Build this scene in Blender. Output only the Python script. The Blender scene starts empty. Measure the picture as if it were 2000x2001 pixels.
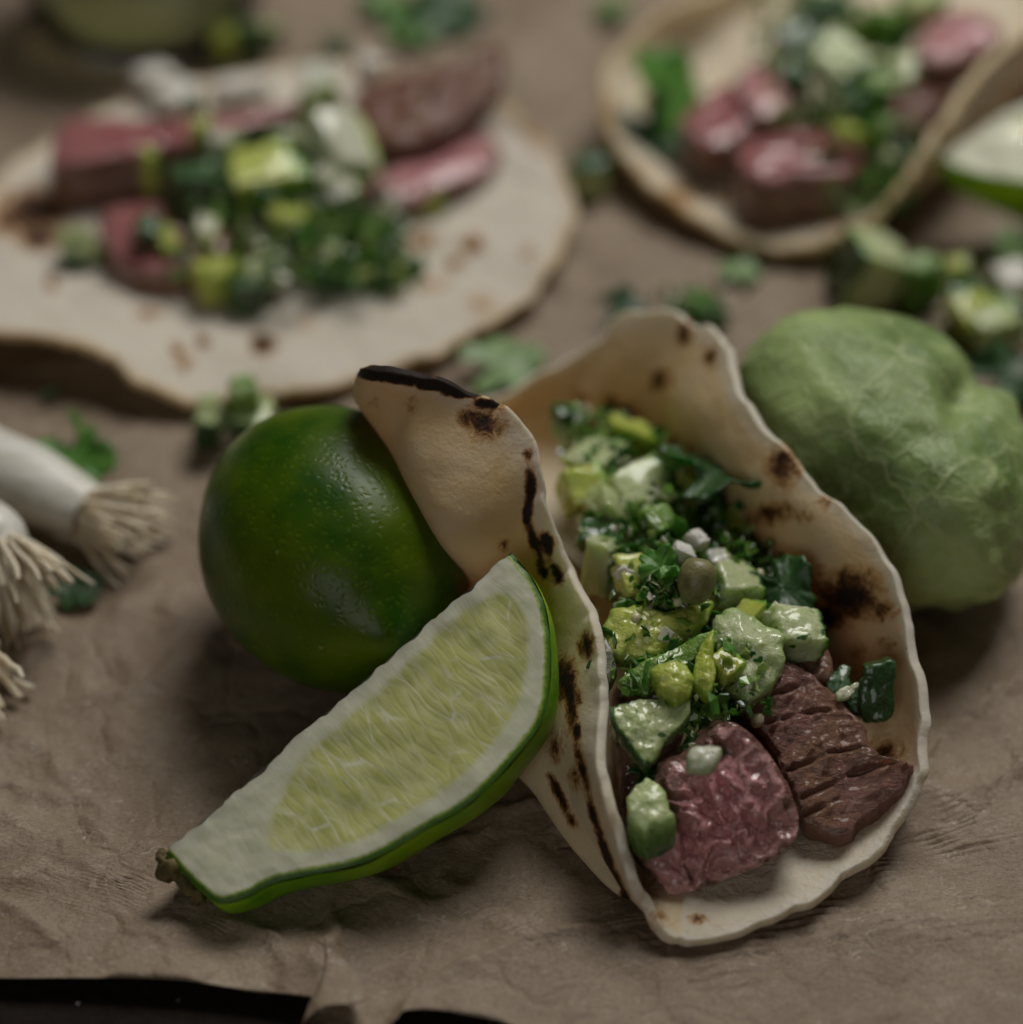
import bpy, math, random
from math import radians, sin, cos, pi, tan, exp
from mathutils import Vector, Matrix, Euler, noise as NZ

# ------------------------------------------------------------------ camera, light, exposure
S = 0.007            # one design unit is 7 mm
scene = bpy.context.scene
PITCH = radians(40); DIST = 55.0; FPX = 4675.0
CAM = Vector((0, -DIST*cos(PITCH), DIST*sin(PITCH)))
FWD = Vector((0, cos(PITCH), -sin(PITCH))); UP = Vector((0, sin(PITCH), cos(PITCH)))
cam = bpy.data.cameras.new('camera'); camo = bpy.data.objects.new('camera', cam)
scene.collection.objects.link(camo); scene.camera = camo
camo.location = CAM*S; camo.rotation_euler = (pi/2-PITCH, 0, 0)
cam.sensor_width = 36; cam.sensor_fit = 'HORIZONTAL'; cam.lens = 36*FPX/2000
cam.clip_start = 0.01; cam.clip_end = 50
cam.dof.use_dof = True; cam.dof.focus_distance = 46.7*S; cam.dof.aperture_fstop = 6.6
w = bpy.data.worlds.new('World'); scene.world = w; w.use_nodes = True
w.node_tree.nodes['Background'].inputs[0].default_value = (0.80, 0.86, 1.0, 1)
w.node_tree.nodes['Background'].inputs[1].default_value = 0.02
def area(name, loc, target, size, size_y, power, color):
    l = bpy.data.lights.new(name, 'AREA'); l.shape = 'RECTANGLE'; l.size = size*S; l.size_y = size_y*S
    l.energy = power; l.color = color
    o = bpy.data.objects.new(name, l); scene.collection.objects.link(o)
    o.location = Vector(loc)*S
    o.rotation_euler = (Vector(target)-Vector(loc)).to_track_quat('-Z', 'Y').to_euler()
area('window_light', (27, 58, 98), (-3, 0, 0), 60, 50, 16.5, (1.0, 0.975, 0.94))
area('front_bounce', (-26, -94, 46), (2, -4, 0), 55, 45, 2.1, (1.0, 0.96, 0.92))
vs = scene.view_settings; vs.view_transform = 'Standard'; vs.look = 'None'; vs.exposure = -1.83; vs.gamma = 1
scene.cycles.max_bounces = 5; scene.cycles.diffuse_bounces = 3; scene.cycles.use_adaptive_sampling = True; scene.cycles.adaptive_threshold = 0.03; scene.cycles.caustics_reflective = False
scene.cycles.use_denoising = True

# ------------------------------------------------------------------ geometry helpers
def P(px, py, z=0.0):
    """point at height z (units) seen at photo pixel px, py"""
    d = Vector(((px-1000)/FPX, 0, 0)) + UP*(-(py-1000.5)/FPX) + FWD
    t = (z-CAM.z)/d.z
    return CAM + d*t
def proj(v):
    r = v-CAM; dz = r.dot(FWD)
    return 1000+FPX*r.x/dz, 1000.5-FPX*r.dot(UP)/dz
def sm(a, b, x):
    t = max(0.0, min(1.0, (x-a)/(b-a))) if a != b else float(x > a)
    return t*t*(3-2*t)
def fn(p, s, seed=0.0, o=3):
    return NZ.fractal(Vector((p[0]*s+seed*7.3, p[1]*s-seed*3.1, p[2]*s+seed)), 1.0, 2.0, o, noise_basis='PERLIN_ORIGINAL')
def mesh(name, verts, faces, mat, parent=None, loc=None, smooth=True, attrs=None, uv=None):
    loc = Vector(loc) if loc is not None else Vector((0, 0, 0))
    m = bpy.data.meshes.new(name)
    m.from_pydata([((Vector(v)-loc)*S) for v in verts], [], faces)
    if smooth: m.polygons.foreach_set('use_smooth', [True]*len(m.polygons))
    for k, vals in (attrs or {}).items():
        a = m.attributes.new(k, 'FLOAT', 'POINT'); a.data.foreach_set('value', [float(x) for x in vals])
    if uv:
        a = m.attributes.new('st', 'FLOAT_VECTOR', 'POINT')
        fl = []
        for q in uv: fl += [q[0], q[1], 0.0]
        a.data.foreach_set('vector', fl)
    m.update()
    o = bpy.data.objects.new(name, m); scene.collection.objects.link(o)
    if mat: m.materials.append(mat)
    o.location = loc*S
    if parent: 
        o.parent = parent; o.location = (loc*S) - parent.location
    return o
def tag(o, label, cat, group=None, kind=None):
    if label: o['label'] = label
    if cat: o['category'] = cat
    if group: o['group'] = group
    if kind: o['kind'] = kind
    return o
def thing(name, label, cat, loc, group=None):
    o = bpy.data.objects.new(name, None); scene.collection.objects.link(o); o.empty_display_size = 0.005
    o.location = Vector(loc)*S
    return tag(o, label, cat, group)
def cr(p0, p1, p2, p3, t):
    return 0.5*((2*p1)+(p2-p0)*t+(2*p0-5*p1+4*p2-p3)*t*t+(3*p1-p0-3*p2+p3)*t*t*t)
def closed_curve(pts, N):
    K = len(pts); out = []
    for i in range(N):
        f = i*K/N; k = int(f); t = f-k
        out.append(cr(pts[(k-1) % K], pts[k], pts[(k+1) % K], pts[(k+2) % K], t))
    return out
def lin_closed(pts, N, k):
    a = closed_curve(pts, N); K = len(pts); out = []
    for i in range(N):
        f = i*K/N; j = int(f); out.append(a[i].lerp(pts[j].lerp(pts[(j+1) % K], f-j), k))
    return out
def arclen_closed(pts, N, k=0.0):
    c = lin_closed(pts, max(400, N*4), k); L = [0]
    for i in range(len(c)): L.append(L[-1]+(c[(i+1) % len(c)]-c[i]).length)
    out = []; j = 0
    for i in range(N):
        s = L[-1]*i/N
        while L[j+1] < s: j += 1
        t = (s-L[j])/max(1e-9, L[j+1]-L[j]); out.append(c[j].lerp(c[(j+1) % len(c)], t))
    return out
def open_curve(pts, N):
    K = len(pts); out = []
    for i in range(N):
        f = i*(K-1)/(N-1); k = min(int(f), K-2); t = f-k
        a = pts[k-1] if k > 0 else 2*pts[0]-pts[1]; d = pts[k+2] if k+2 < K else 2*pts[-1]-pts[-2]
        out.append(cr(a, pts[k], pts[k+1], d, t))
    return out
def grid_faces(rows, cols, wrap=True, off=0):
    f = []
    for r in range(rows-1):
        for c in range(cols if wrap else cols-1):
            a = off+r*cols+c; b = off+r*cols+(c+1) % cols
            f.append((a, b, b+cols, a+cols))
    return f

def slab(name, outline, down, depth, mat, N=48, R=10, srows=5, round_=0.18, dome=0.0, disp=None, sdisp=None,
         taper=0.0, seed=0, parent=None, jag=0.0, tuck=1.0, sharp=0.0):
    """irregular cut piece: outline = 3-D points of its upper face, body drops along down"""
    pts = arclen_closed(outline, N, sharp)
    c = sum(pts, Vector())/N
    nrm = Vector((0, 0, 0))
    for i in range(N):
        nrm += (pts[i]-c).cross(pts[(i+1) % N]-c)
    nrm.normalize()
    if nrm.dot(CAM-c) < 0: pts.reverse(); nrm = -nrm
    dn = Vector(down).normalized()
    if jag:
        pts = [p+(p-c).normalized()*jag*fn(p, 2.2, seed+3) for p in pts]
    V = [c+nrm*dome]; E = [0.0]; SD = [0.0]
    if disp: V[0] = V[0]+nrm*disp(c, 0)
    for r in range(1, R+1):
        t = r/R
        for p in pts:
            q = c.lerp(p, t)
            h = dome*(1-t*t)
            edge = sm(1-round_, 1.0, t)
            q = q + nrm*h + dn*(round_*0.45*edge*edge*tuck)
            if disp: q = q+nrm*disp(q, t)*(1-0.6*edge)
            V.append(q); E.append(t); SD.append(0.0)
    for j in range(1, srows+1):
        t = j/srows
        for p in pts:
            out = (p-c); out = out-dn*out.dot(dn)
            L = out.length; o2 = out/max(L, 1e-6)
            bulge = 0.12*round_*sin(pi*t)-taper*t*L
            q = p+o2*bulge+dn*(depth*t+round_*0.45*(1-t))
            k = fn(q, 1.6, seed+9)*0.07*min(depth, 1.5)
            q = q+o2*k
            if sdisp: q = q+o2*sdisp(q, t)
            if j == srows: q = q+(c+dn*depth-q)*0.12
            V.append(q); E.append(1.0); SD.append(t)
    V.append(c+dn*depth); E.append(1.0); SD.append(1.0)
    F = [(0, 1+i, 1+(i+1) % N) for i in range(N)]
    F += grid_faces(R+srows, N, True, 1)
    b = 1+(R+srows-1)*N
    F += [(b+(i+1) % N, b+i, len(V)-1) for i in range(N)]
    return mesh(name, V, F, mat, parent, loc=c+dn*depth, attrs={'edge': E, 'side': SD})

def tube(pts, rad, n=8, cap=True):
    V = []; F = []; m = len(pts)
    up = Vector((0.13, 0.31, 0.94)).normalized()
    for i, p in enumerate(pts):
        d = (pts[min(i+1, m-1)]-pts[max(i-1, 0)]).normalized()
        a = d.cross(up).normalized(); b = a.cross(d)
        r = rad[i] if isinstance(rad, (list, tuple)) else rad
        for k in range(n):
            th = 2*pi*k/n; V.append(p+(a*cos(th)+b*sin(th))*r)
    F = grid_faces(m, n)
    if cap:
        V.append(pts[0]); V.append(pts[-1]); 
        F += [(k, (k+1) % n, len(V)-2) for k in range(n)]
        F += [((m-1)*n+(k+1) % n, (m-1)*n+k, len(V)-1) for k in range(n)]
    return V, F

# ------------------------------------------------------------------ materials
class NB:
    def __init__(s, name):
        s.m = bpy.data.materials.new(name); s.m.use_nodes = True
        s.t = s.m.node_tree; s.n = s.t.nodes; s.n.clear()
        s.out = s.n.new('ShaderNodeOutputMaterial'); s.b = s.n.new('ShaderNodeBsdfPrincipled')
        s.t.links.new(s.b.outputs[0], s.out.inputs[0])
    def lk(s, v, sock):
        if isinstance(v, bpy.types.NodeSocket): s.t.links.new(v, sock)
        elif v is not None:
            if isinstance(v, (tuple, list)) and len(v) == 3 and sock.type == 'RGBA': v = (*v, 1)
            sock.default_value = v
    def set(s, **k):
        for a, v in k.items(): s.lk(v, s.b.inputs[a.replace('_', ' ')])
    def co(s, rnd=False):
        tc = s.n.new('ShaderNodeTexCoord'); v = s.vm('SCALE', tc.outputs['Object'], 1/S)
        if rnd:
            oi = s.n.new('ShaderNodeObjectInfo'); k = s.n.new('ShaderNodeVectorMath'); k.operation = 'SCALE'
            k.inputs[0].default_value = (37, 17, 23); s.t.links.new(oi.outputs['Random'], k.inputs['Scale'])
            v = s.vm('ADD', v, k.outputs[0])
        return v
    def rnd(s):
        return s.n.new('ShaderNodeObjectInfo').outputs['Random']
    def vm(s, op, a, b=None):
        k = s.n.new('ShaderNodeVectorMath'); k.operation = op; s.lk(a, k.inputs[0])
        if op == 'SCALE': s.lk(b, k.inputs['Scale'])
        elif b is not None: s.lk(b, k.inputs[1])
        return k.outputs[0]
    def attr(s, name, vec=False):
        k = s.n.new('ShaderNodeAttribute'); k.attribute_name = name
        return k.outputs['Vector' if vec else 'Fac']
    def mth(s, op, a, b=0.0, c=None, clamp=False):
        k = s.n.new('ShaderNodeMath'); k.operation = op; k.use_clamp = clamp
        s.lk(a, k.inputs[0]); s.lk(b, k.inputs[1])
        if c is not None: s.lk(c, k.inputs[2])
        return k.outputs[0]
    def noise(s, vec, scale, detail=4, rough=0.55, dist=0.0, color=False):
        k = s.n.new('ShaderNodeTexNoise'); s.lk(vec, k.inputs['Vector']); k.inputs['Scale'].default_value = scale
        k.inputs['Detail'].default_value = detail; k.inputs['Roughness'].default_value = rough; k.inputs['Distortion'].default_value = dist
        return k.outputs['Color' if color else 'Fac']
    def vor(s, vec, scale, feature='F1', rnd=1.0):
        k = s.n.new('ShaderNodeTexVoronoi'); s.lk(vec, k.inputs['Vector']); k.inputs['Scale'].default_value = scale
        k.feature = feature; k.inputs['Randomness'].default_value = rnd
        return k.outputs['Distance']
    def ramp(s, f, stops, interp='LINEAR'):
        k = s.n.new('ShaderNodeValToRGB'); s.lk(f, k.inputs[0]); e = k.color_ramp.elements; k.color_ramp.interpolation = interp
        while len(e) < len(stops): e.new(0.5)
        for i, (p, c) in enumerate(stops):
            e[i].position = p; c = (c, c, c) if not isinstance(c, tuple) else c; e[i].color = (*c[:3], 1)
        return k.outputs[0]
    def mix(s, f, a, b, mode='MIX'):
        k = s.n.new('ShaderNodeMix'); k.data_type = 'RGBA'; k.blend_type = mode; k.clamp_factor = True
        s.lk(f, k.inputs[0]); s.lk(a, k.inputs[6]); s.lk(b, k.inputs[7]); return k.outputs[2]
    def bump(s, h, strength=0.5, dist=0.1, normal=None):
        k = s.n.new('ShaderNodeBump'); s.lk(h, k.inputs['Height']); k.inputs['Strength'].default_value = strength
        k.inputs['Distance'].default_value = dist*S
        if normal is not None: s.lk(normal, k.inputs['Normal'])
        return k.outputs[0]
    def sss(s, wgt, rad=(1, .6, .3), scale=0.3):
        s.set(Subsurface_Weight=wgt, Subsurface_Radius=rad, Subsurface_Scale=scale*S)
    def map(s, vec, scale=(1, 1, 1), rot=(0, 0, 0)):
        k = s.n.new('ShaderNodeMapping'); s.lk(vec, k.inputs[0]); k.inputs['Scale'].default_value = scale; k.inputs['Rotation'].default_value = rot
        return k.outputs[0]
MAT = {}
def mat_drink():
    b = NB('drink'); b.set(Base_Color=(.85, .82, .50), Roughness=.12, IOR=1.1, Transmission_Weight=.72); return b.m
def mat_paper():
    b = NB('parchment'); c = b.co()
    n1 = b.noise(c, 0.22, 6, .68, .8); n2 = b.noise(c, 1.3, 6, .7, .6); f = b.noise(b.map(c, (1, 3, 1)), 7, 4, .8)
    col = b.ramp(n1, [(.34, (.22, .155, .09)), (.64, (.42, .33, .225))])
    col = b.mix(b.mth('MULTIPLY', n2, .75), col, (.24, .16, .105))
    # pale fibres pressed into the sheet, their glints painted into the colour
    w1 = b.noise(b.map(b.vm('ADD', c, b.vm('SCALE', b.noise(c, .9, 3, color=True), 1.6)), (1, 6, 1), (0, 0, .5)), 1.2, 2, .5)
    fib = b.ramp(b.mth('ABSOLUTE', b.mth('SUBTRACT', w1, .5)), [(0, 1.0), (.022, 0.0)])
    fm = b.mth('MULTIPLY', fib, b.ramp(b.noise(c, 1.7, 3), [(.5, 0.0), (.66, .8)]))
    col = b.mix(fm, col, (.62, .56, .48))
    col = b.mix(b.ramp(f, [(.50, 0.0), (.72, .6)]), col, (.50, .43, .34))
    col = b.mix(b.ramp(b.noise(c, 14, 3, .8), [(.36, .7), (.5, 0.0)]), col, (.17, .12, .08))
    h = b.mth('ADD', b.mth('MULTIPLY', n2, .5), b.mth('MULTIPLY', f, .16))
    v = b.vm('ADD', c, b.vm('SCALE', b.noise(c, .5, 4, color=True), 2.2))
    cre = b.ramp(b.vor(v, .55, 'DISTANCE_TO_EDGE'), [(0, 0.0), (.10, 1.0)])
    h = b.mth('ADD', h, b.mth('MULTIPLY', cre, .22))
    b.set(Base_Color=col, Roughness=b.ramp(n2, [(.3, .4), (.7, .62)]), Normal=b.bump(h, .9, .16), Specular_IOR_Level=.5)
    return b.m
def mat_board():
    b = NB('dark_board'); c = b.co()
    n = b.noise(c, 3, 5, .7); col = b.ramp(n, [(.3, (.008, .006, .005)), (.7, (.022, .016, .012))])
    sp = b.ramp(b.vor(c, 1.9), [(0.05, 1.0), (.10, 0.0)])
    sp = b.mth('MULTIPLY', sp, b.ramp(b.noise(c, 2.3, 2), [(.5, 0.0), (.6, .9)]))
    col = b.mix(sp, col, (.4, .36, .32))
    b.set(Base_Color=col, Roughness=.85, Specular_IOR_Level=.12, Normal=b.bump(n, .6, .1)); return b.m
def mat_tortilla(name='tortilla', warm=0.5, white=(.84, .76, .62), tan=(.78, .57, .28)):
    b = NB(name); c = b.co()
    n1 = b.noise(c, .55, 4, .6); n2 = b.noise(c, 2.5, 5, .65); n3 = b.noise(c, 11, 4, .7)
    tan_and_light = b.mth('MULTIPLY', b.attr('tan_and_light'), b.ramp(n1, [(.25, .55), (.65, 1.1)]))  # tan mask: wall glow and shade put into the colour, plus browned rims
    col = b.mix(tan_and_light, white, tan)
    col = b.mix(b.ramp(n2, [(.50, 0.0), (.72, .35*warm+.1)]), col, (.74, .53, .30))
    ch = b.attr('char')
    wob = b.mth('MULTIPLY', b.mth('SUBTRACT', b.noise(c, 3.4, 7, .78, .6), .53), 2.0)
    cc = b.mth('ADD', ch, b.mth('MULTIPLY', wob, b.ramp(ch, [(0, 0.0), (.25, 1.0)])))
    sm_ = b.ramp(b.vor(b.vm('ADD', c, b.vm('SCALE', b.noise(c, 2, 3, color=True), .8)), .62), [(.03, .50), (.16, 0.0)])
    sm_ = b.mth('MULTIPLY', sm_, b.ramp(b.noise(c, .8, 2), [(.5, 0.0), (.62, 1.0)]))
    cc = b.mth('MAXIMUM', cc, b.mth('MULTIPLY', sm_, b.attr('free')))
    col = b.mix(b.ramp(cc, [(.12, 0.0), (.38, .75)]), col, (.52, .27, .07))
    col = b.mix(b.ramp(cc, [(.40, 0.0), (.62, 1.0)]), col, (.15, .055, .015))
    col = b.mix(b.ramp(cc, [(.66, 0.0), (.84, 1.0)]), col, (.022, .012, .008))
    col = b.mix(b.mth('MULTIPLY', b.ramp(b.vor(c, 1.7), [(.02, 1.0), (.05, 0.0)]), b.ramp(b.noise(c, 3.1, 1), [(.52, 0.0), (.6, .8)])), col, (.10, .05, .025))
    h = b.mth('ADD', b.mth('MULTIPLY', n2, .6), b.mth('MULTIPLY', n3, .20))
    h = b.mth('ADD', h, b.mth('MULTIPLY', b.mth('MULTIPLY', b.noise(c, 4.5, 3, .6, 1.0), b.attr('flour')), 1.0))
    h = b.mth('SUBTRACT', h, b.mth('MULTIPLY', cc, .15))
    b.set(Base_Color=col, Roughness=.62, Normal=b.bump(h, .65, .13), Specular_IOR_Level=.3)
    b.sss(.5, (1, .8, .5), .34)
    tr = b.n.new('ShaderNodeBsdfTranslucent'); b.lk(b.mix(1.0, col, (1.0, .84, .60), 'MULTIPLY'), tr.inputs['Color'])
    ms = b.n.new('ShaderNodeMixShader'); ms.inputs[0].default_value = .16
    b.t.links.new(b.b.outputs[0], ms.inputs[1]); b.t.links.new(tr.outputs[0], ms.inputs[2]); b.t.links.new(ms.outputs[0], b.out.inputs[0])
    return b.m
def mat_flesh(name, c1, c2, seeds=.5, sk=None):
    """wet cut vegetable flesh; 'skin' attribute carries the peel"""
    b = NB(name); c = b.co(True)
    n = b.noise(c, 1.4, 4, .6, .4); n2 = b.noise(c, 7, 4, .7)
    col = b.mix(n, c1, c2)
    col = b.mix(b.mth('MULTIPLY', b.rnd(), .5), col, (c1[0]*.8, c1[1]*.85, c1[2]*.5))
    col = b.mix(b.mth('MULTIPLY', b.ramp(b.vor(c, 2.2), [(.10, 1.0), (.2, 0.0)]), seeds), col, (.75, .70, .42))
    s_ = b.attr('skin')
    col = b.mix(b.ramp(b.attr('edge'), [(.75, 0.0), (1.0, .7)]), col, (c1[0]*.55, c1[1]*.75, c1[2]*.4))
    fl = b.mth('MULTIPLY', b.ramp(b.vor(b.vm('ADD', c, b.vm('SCALE', b.noise(c, 3, 2, color=True), .5)), 1.9), [(.13, 1.0), (.17, 0.0)]), b.ramp(b.noise(c, 1.1, 2), [(.47, 0.0), (.53, 1.0)]))
    col = b.mix(fl, col, (.03, .13, .012))
    if sk:
        col = b.mix(b.ramp(s_, [(.1, 0.0), (.5, 1.0)]), col, (sk[0]*2.6+.05, sk[1]*2.2+.1, sk[2]*1.5))
        col = b.mix(b.ramp(b.mth('ADD', s_, b.mth('MULTIPLY', b.mth('SUBTRACT', n2, .5), .5)), [(.50, 0.0), (.66, 1.0)]), col, b.mix(n2, sk, (sk[0]*2, sk[1]*1.9, sk[2]*2)))
    b.set(Base_Color=col, Roughness=b.ramp(n2, [(.35, .16), (.7, .42)]), Normal=b.bump(b.mth('ADD', n, b.mth('MULTIPLY', n2, .5)), .8, .22), Coat_Weight=.8, Coat_Roughness=.10)
    b.sss(.6, (.7, 1, .4), .5)
    return b.m
def mat_plain(name, c1, c2, rough=.4, scale=2.0, bump=.4, sss=0.0, coat=0.0):
    b = NB(name); c = b.co(True); n = b.noise(c, scale, 5, .65, .3)
    b.set(Base_Color=b.ramp(n, [(.3, c1), (.7, c2)]), Roughness=rough, Normal=b.bump(n, bump, .12), Coat_Weight=coat, Coat_Roughness=.15)
    if sss: b.sss(sss, (1, .8, .5), .25)
    return b.m
def mat_steak(name, pink=1.0, ang=0.0, raw=(.98, .22, .27), dark=1.0, lite=1.0):
    """seared beef: cut face pinker towards its middle, brown crust near the rim and on the sides"""
    b = NB(name); c = b.co()
    e = b.attr('edge'); sd = b.attr('side')
    n = b.noise(c, 1.1, 4, .6, .5); n2 = b.noise(c, 4.5, 5, .7, .6)
    g = b.noise(b.map(b.vm('ADD', c, b.vm('SCALE', b.noise(c, 1.3, 4, color=True), .38)), (.9, 7, 2.5), (0, 0, ang)), 1.7, 6, .75, .5)
    t = b.mth('ADD', e, b.mth('MULTIPLY', b.mth('SUBTRACT', n, .5), .8))
    inner = b.mix(n2, (raw[0], raw[1], raw[2]), (.92*lite, .62*lite*lite, .60*lite*lite))  # noise paints pale pink highlights into the cut face colour
    mid = b.mix(n2, (.72*lite, .28*lite*lite, .28*lite*lite), (.96*lite, .60*lite*lite, .56*lite*lite))  # same painted highlights, further out towards the rim
    crust = b.mix(g, (.10*dark, .038*dark, .022*dark), (.46*dark, .24*dark, .135*dark))
    col = b.mix(b.ramp(t, [(.35, 0.0), (.75, 1.0)]), inner, mid) if pink > 0 else crust
    crust = b.mix(b.ramp(n, [(.42, 0.0), (.62, .6)]), crust, (.30*dark, .13*dark, .12*dark))
    crust = b.mix(b.ramp(n2, [(.60, 0.0), (.72, .6)]), crust, (.62*dark, .40*dark, .28*dark))  # pale flecks paint specular glints into the crust
    if pink <= 0: col = crust
    if pink > 0:
        col = b.mix(b.ramp(t, [(.95, 0.0), (1.08, 1.0)]), col, crust)
        col = b.mix(b.ramp(sd, [(.02, 0.0), (.2, 1.0)]), col, crust)
    wr = b.vor(b.vm('ADD', c, b.vm('SCALE', b.noise(c, 2.2, 3, color=True), .9)), 2.3, 'DISTANCE_TO_EDGE')
    col = b.mix(b.ramp(wr, [(0, .3), (.05, 0.0)]), col, (.30, .08, .09))
    h = b.mth('ADD', b.mth('MULTIPLY', g, .7), b.mth('ADD', b.mth('MULTIPLY', n2, .4), b.mth('MULTIPLY', b.ramp(wr, [(0, 0.0), (.2, 1.0)]), .30 if pink > 0 else .1)))
    b.set(Base_Color=col, Roughness=b.ramp(n2, [(.3, .3), (.7, .55)]), Normal=b.bump(h, 1.0, .22), Coat_Weight=.9 if pink > 0 else .25, Coat_Roughness=.12)
    b.sss(.15, (1, .3, .2), .25)
    return b.m
def mat_limeskin(name='lime_skin', c1=(.018, .070, .001), c2=(.11, .165, .002)):
    b = NB(name); c = b.co()
    n = b.noise(c, .5, 3, .5); pr = b.vor(b.vm('ADD', c, b.vm('SCALE', b.noise(c, 3, 2, color=True), .25)), 6.0); n2 = b.noise(c, 9, 4, .7)
    col = b.ramp(n, [(.35, c1), (.68, c2)])
    col = b.mix(b.ramp(pr, [(.0, .3), (.4, 0.0)]), col, (c2[0]*1.3, c2[1]*1.25, c2[2]))
    col = b.mix(b.mth('MULTIPLY', b.ramp(b.vor(c, .75), [(.02, 1.0), (.05, 0.0)]), .6), col, (.3, .28, .12))
    h = b.mth('ADD', b.mth('MULTIPLY', b.ramp(pr, [(0, 0.0), (.45, 1.0)]), .7), b.mth('MULTIPLY', n2, .25))
    b.set(Base_Color=col, Roughness=.36, Normal=b.bump(h, .22, .06), Specular_IOR_Level=.3)
    b.sss(.12, (.5, 1, .1), .2)
    return b.m
def mat_limeface():
    b = NB('lime_flesh'); st = b.attr('st', True); c = b.co()
    p = b.attr('pulp'); pe = b.attr('peel')
    wv = b.vm('ADD', st, b.vm('SCALE', b.noise(st, .7, 2, color=True), .45))
    ves = b.noise(b.map(wv, (3.2, .62, 1)), 1.6, 5, .6, .3)
    edge = b.vor(b.map(wv, (2.4, .55, 1)), 1.0, 'DISTANCE_TO_EDGE')
    edge2 = b.vor(b.map(wv, (5.5, 1.3, 1)), 1.0, 'DISTANCE_TO_EDGE')
    pulp = b.ramp(ves, [(.25, (.50, .52, .15)), (.5, (.60, .61, .24)), (.8, (.72, .71, .42))])
    pulp = b.mix(b.ramp(edge2, [(0, .4), (.09, 0.0)]), pulp, (.70, .71, .48))
    pulp = b.mix(b.mth('MULTIPLY', b.ramp(edge, [(0, .8), (.035, 0.0)]), b.ramp(b.noise(st, .9, 2), [(.42, 0.0), (.58, 1.0)])), pulp, (.80, .80, .66))
    n = b.noise(c, 3.4, 5, .7)
    pith = b.mix(n, (.62, .63, .42), (.72, .72, .57))
    pf = b.mth('ADD', p, b.mth('MULTIPLY', b.mth('SUBTRACT', b.noise(st, 4, 4, .7), .5), .35))
    col = b.mix(b.ramp(pf, [(.1, 0.0), (1.0, 1.0)]), pith, pulp)
    q = b.mth('ADD', pe, b.mth('MULTIPLY', b.mth('SUBTRACT', b.noise(c, 9, 4, .7), .5), .7))
    col = b.mix(b.ramp(q, [(.30, 0.0), (.55, 1.0)]), col, (.30, .42, .05))
    col = b.mix(b.ramp(q, [(.58, 0.0), (.8, 1.0)]), col, (.07, .18, .008))
    h = b.mth('ADD', b.mth('MULTIPLY', b.mth('MULTIPLY', b.ramp(edge2, [(0, 0.0), (.25, 1.0)]), p), .22), b.mth('ADD', b.mth('MULTIPLY', ves, .5), b.mth('MULTIPLY', n, .3)))
    b.set(Base_Color=col, Roughness=b.mth('SUBTRACT', .5, b.mth('MULTIPLY', p, .3)), Coat_Weight=b.mth('MULTIPLY', p, .5), Coat_Roughness=.15, Normal=b.bump(h, .3, .12))
    b.sss(.6, (.8, 1, .5), .6)
    return b.m
def mat_husk():
    b = NB('husk'); c = b.co()
    wv = b.vm('ADD', c, b.vm('SCALE', b.noise(c, .9, 4, color=True), 1.1))
    v1 = b.vor(wv, .42, 'DISTANCE_TO_EDGE'); v2 = b.vor(wv, 1.5, 'DISTANCE_TO_EDGE'); v3 = b.vor(wv, 4, 'DISTANCE_TO_EDGE')
    n = b.noise(c, .35, 3, .5); n2 = b.noise(c, 5, 5, .7)
    col = b.ramp(n, [(.38, (.12, .20, .035)), (.64, (.42, .54, .20))])
    col = b.mix(b.ramp(n2, [(.4, 0.0), (.8, .3)]), col, (.52, .60, .36))
    col = b.mix(b.attr('vein'), col, (.30, .40, .06))
    col = b.mix(b.ramp(v2, [(0, .45), (.045, 0.0)]), col, (.46, .54, .30))
    col = b.mix(b.ramp(v1, [(0, .7), (.024, 0.0)]), col, (.50, .57, .27))
    h = b.mth('ADD', b.mth('MULTIPLY', b.ramp(v1, [(0, 1.0), (.07, 0.0)]), .45), b.mth('MULTIPLY', b.ramp(v2, [(0, 1.0), (.10, 0.0)]), .35))
    h = b.mth('ADD', h, b.mth('ADD', b.mth('MULTIPLY', b.ramp(v3, [(0, 1.0), (.12, 0.0)]), .18), b.mth('MULTIPLY', n2, .25)))
    b.set(Base_Color=col, Roughness=.47, Normal=b.bump(h, .42, .11), Specular_IOR_Level=.4)
    b.sss(.25, (.6, 1, .2), .3); return b.m
def mat_leaf(name, c1, c2):
    b = NB(name); c = b.co(True); e = b.attr('edge'); vn = b.attr('vein')
    n = b.noise(c, 2.5, 4, .6)
    col = b.mix(n, c1, c2); col = b.mix(b.mth('MULTIPLY', vn, .6), col, (c2[0]*1.8+.03, c2[1]*1.5+.03, c2[2]*1.8+.02))
    h = b.mth('ADD', n, b.mth('MULTIPLY', vn, -.8))
    b.set(Base_Color=col, Roughness=.42, Normal=b.bump(h, .5, .12)); b.sss(.2, (.4, 1, .2), .15); return b.m
def mat_onion():
    b = NB('onion_white'); c = b.co(); l = b.noise(b.map(c, (.5, 5, 5), (0, 0, -.22)), 1.2, 3, .5)
    b.set(Base_Color=b.ramp(l, [(.35, (.68, .65, .54)), (.6, (.84, .82, .75))]), Roughness=.35, Normal=b.bump(l, .25, .08)); b.sss(.3, (1, .9, .6), .3); return b.m
def mat_glass(name, col, rough=.02, ior=1.45):
    b = NB(name); b.set(Base_Color=col, Roughness=rough, IOR=ior, Transmission_Weight=1.0); return b.m

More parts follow.
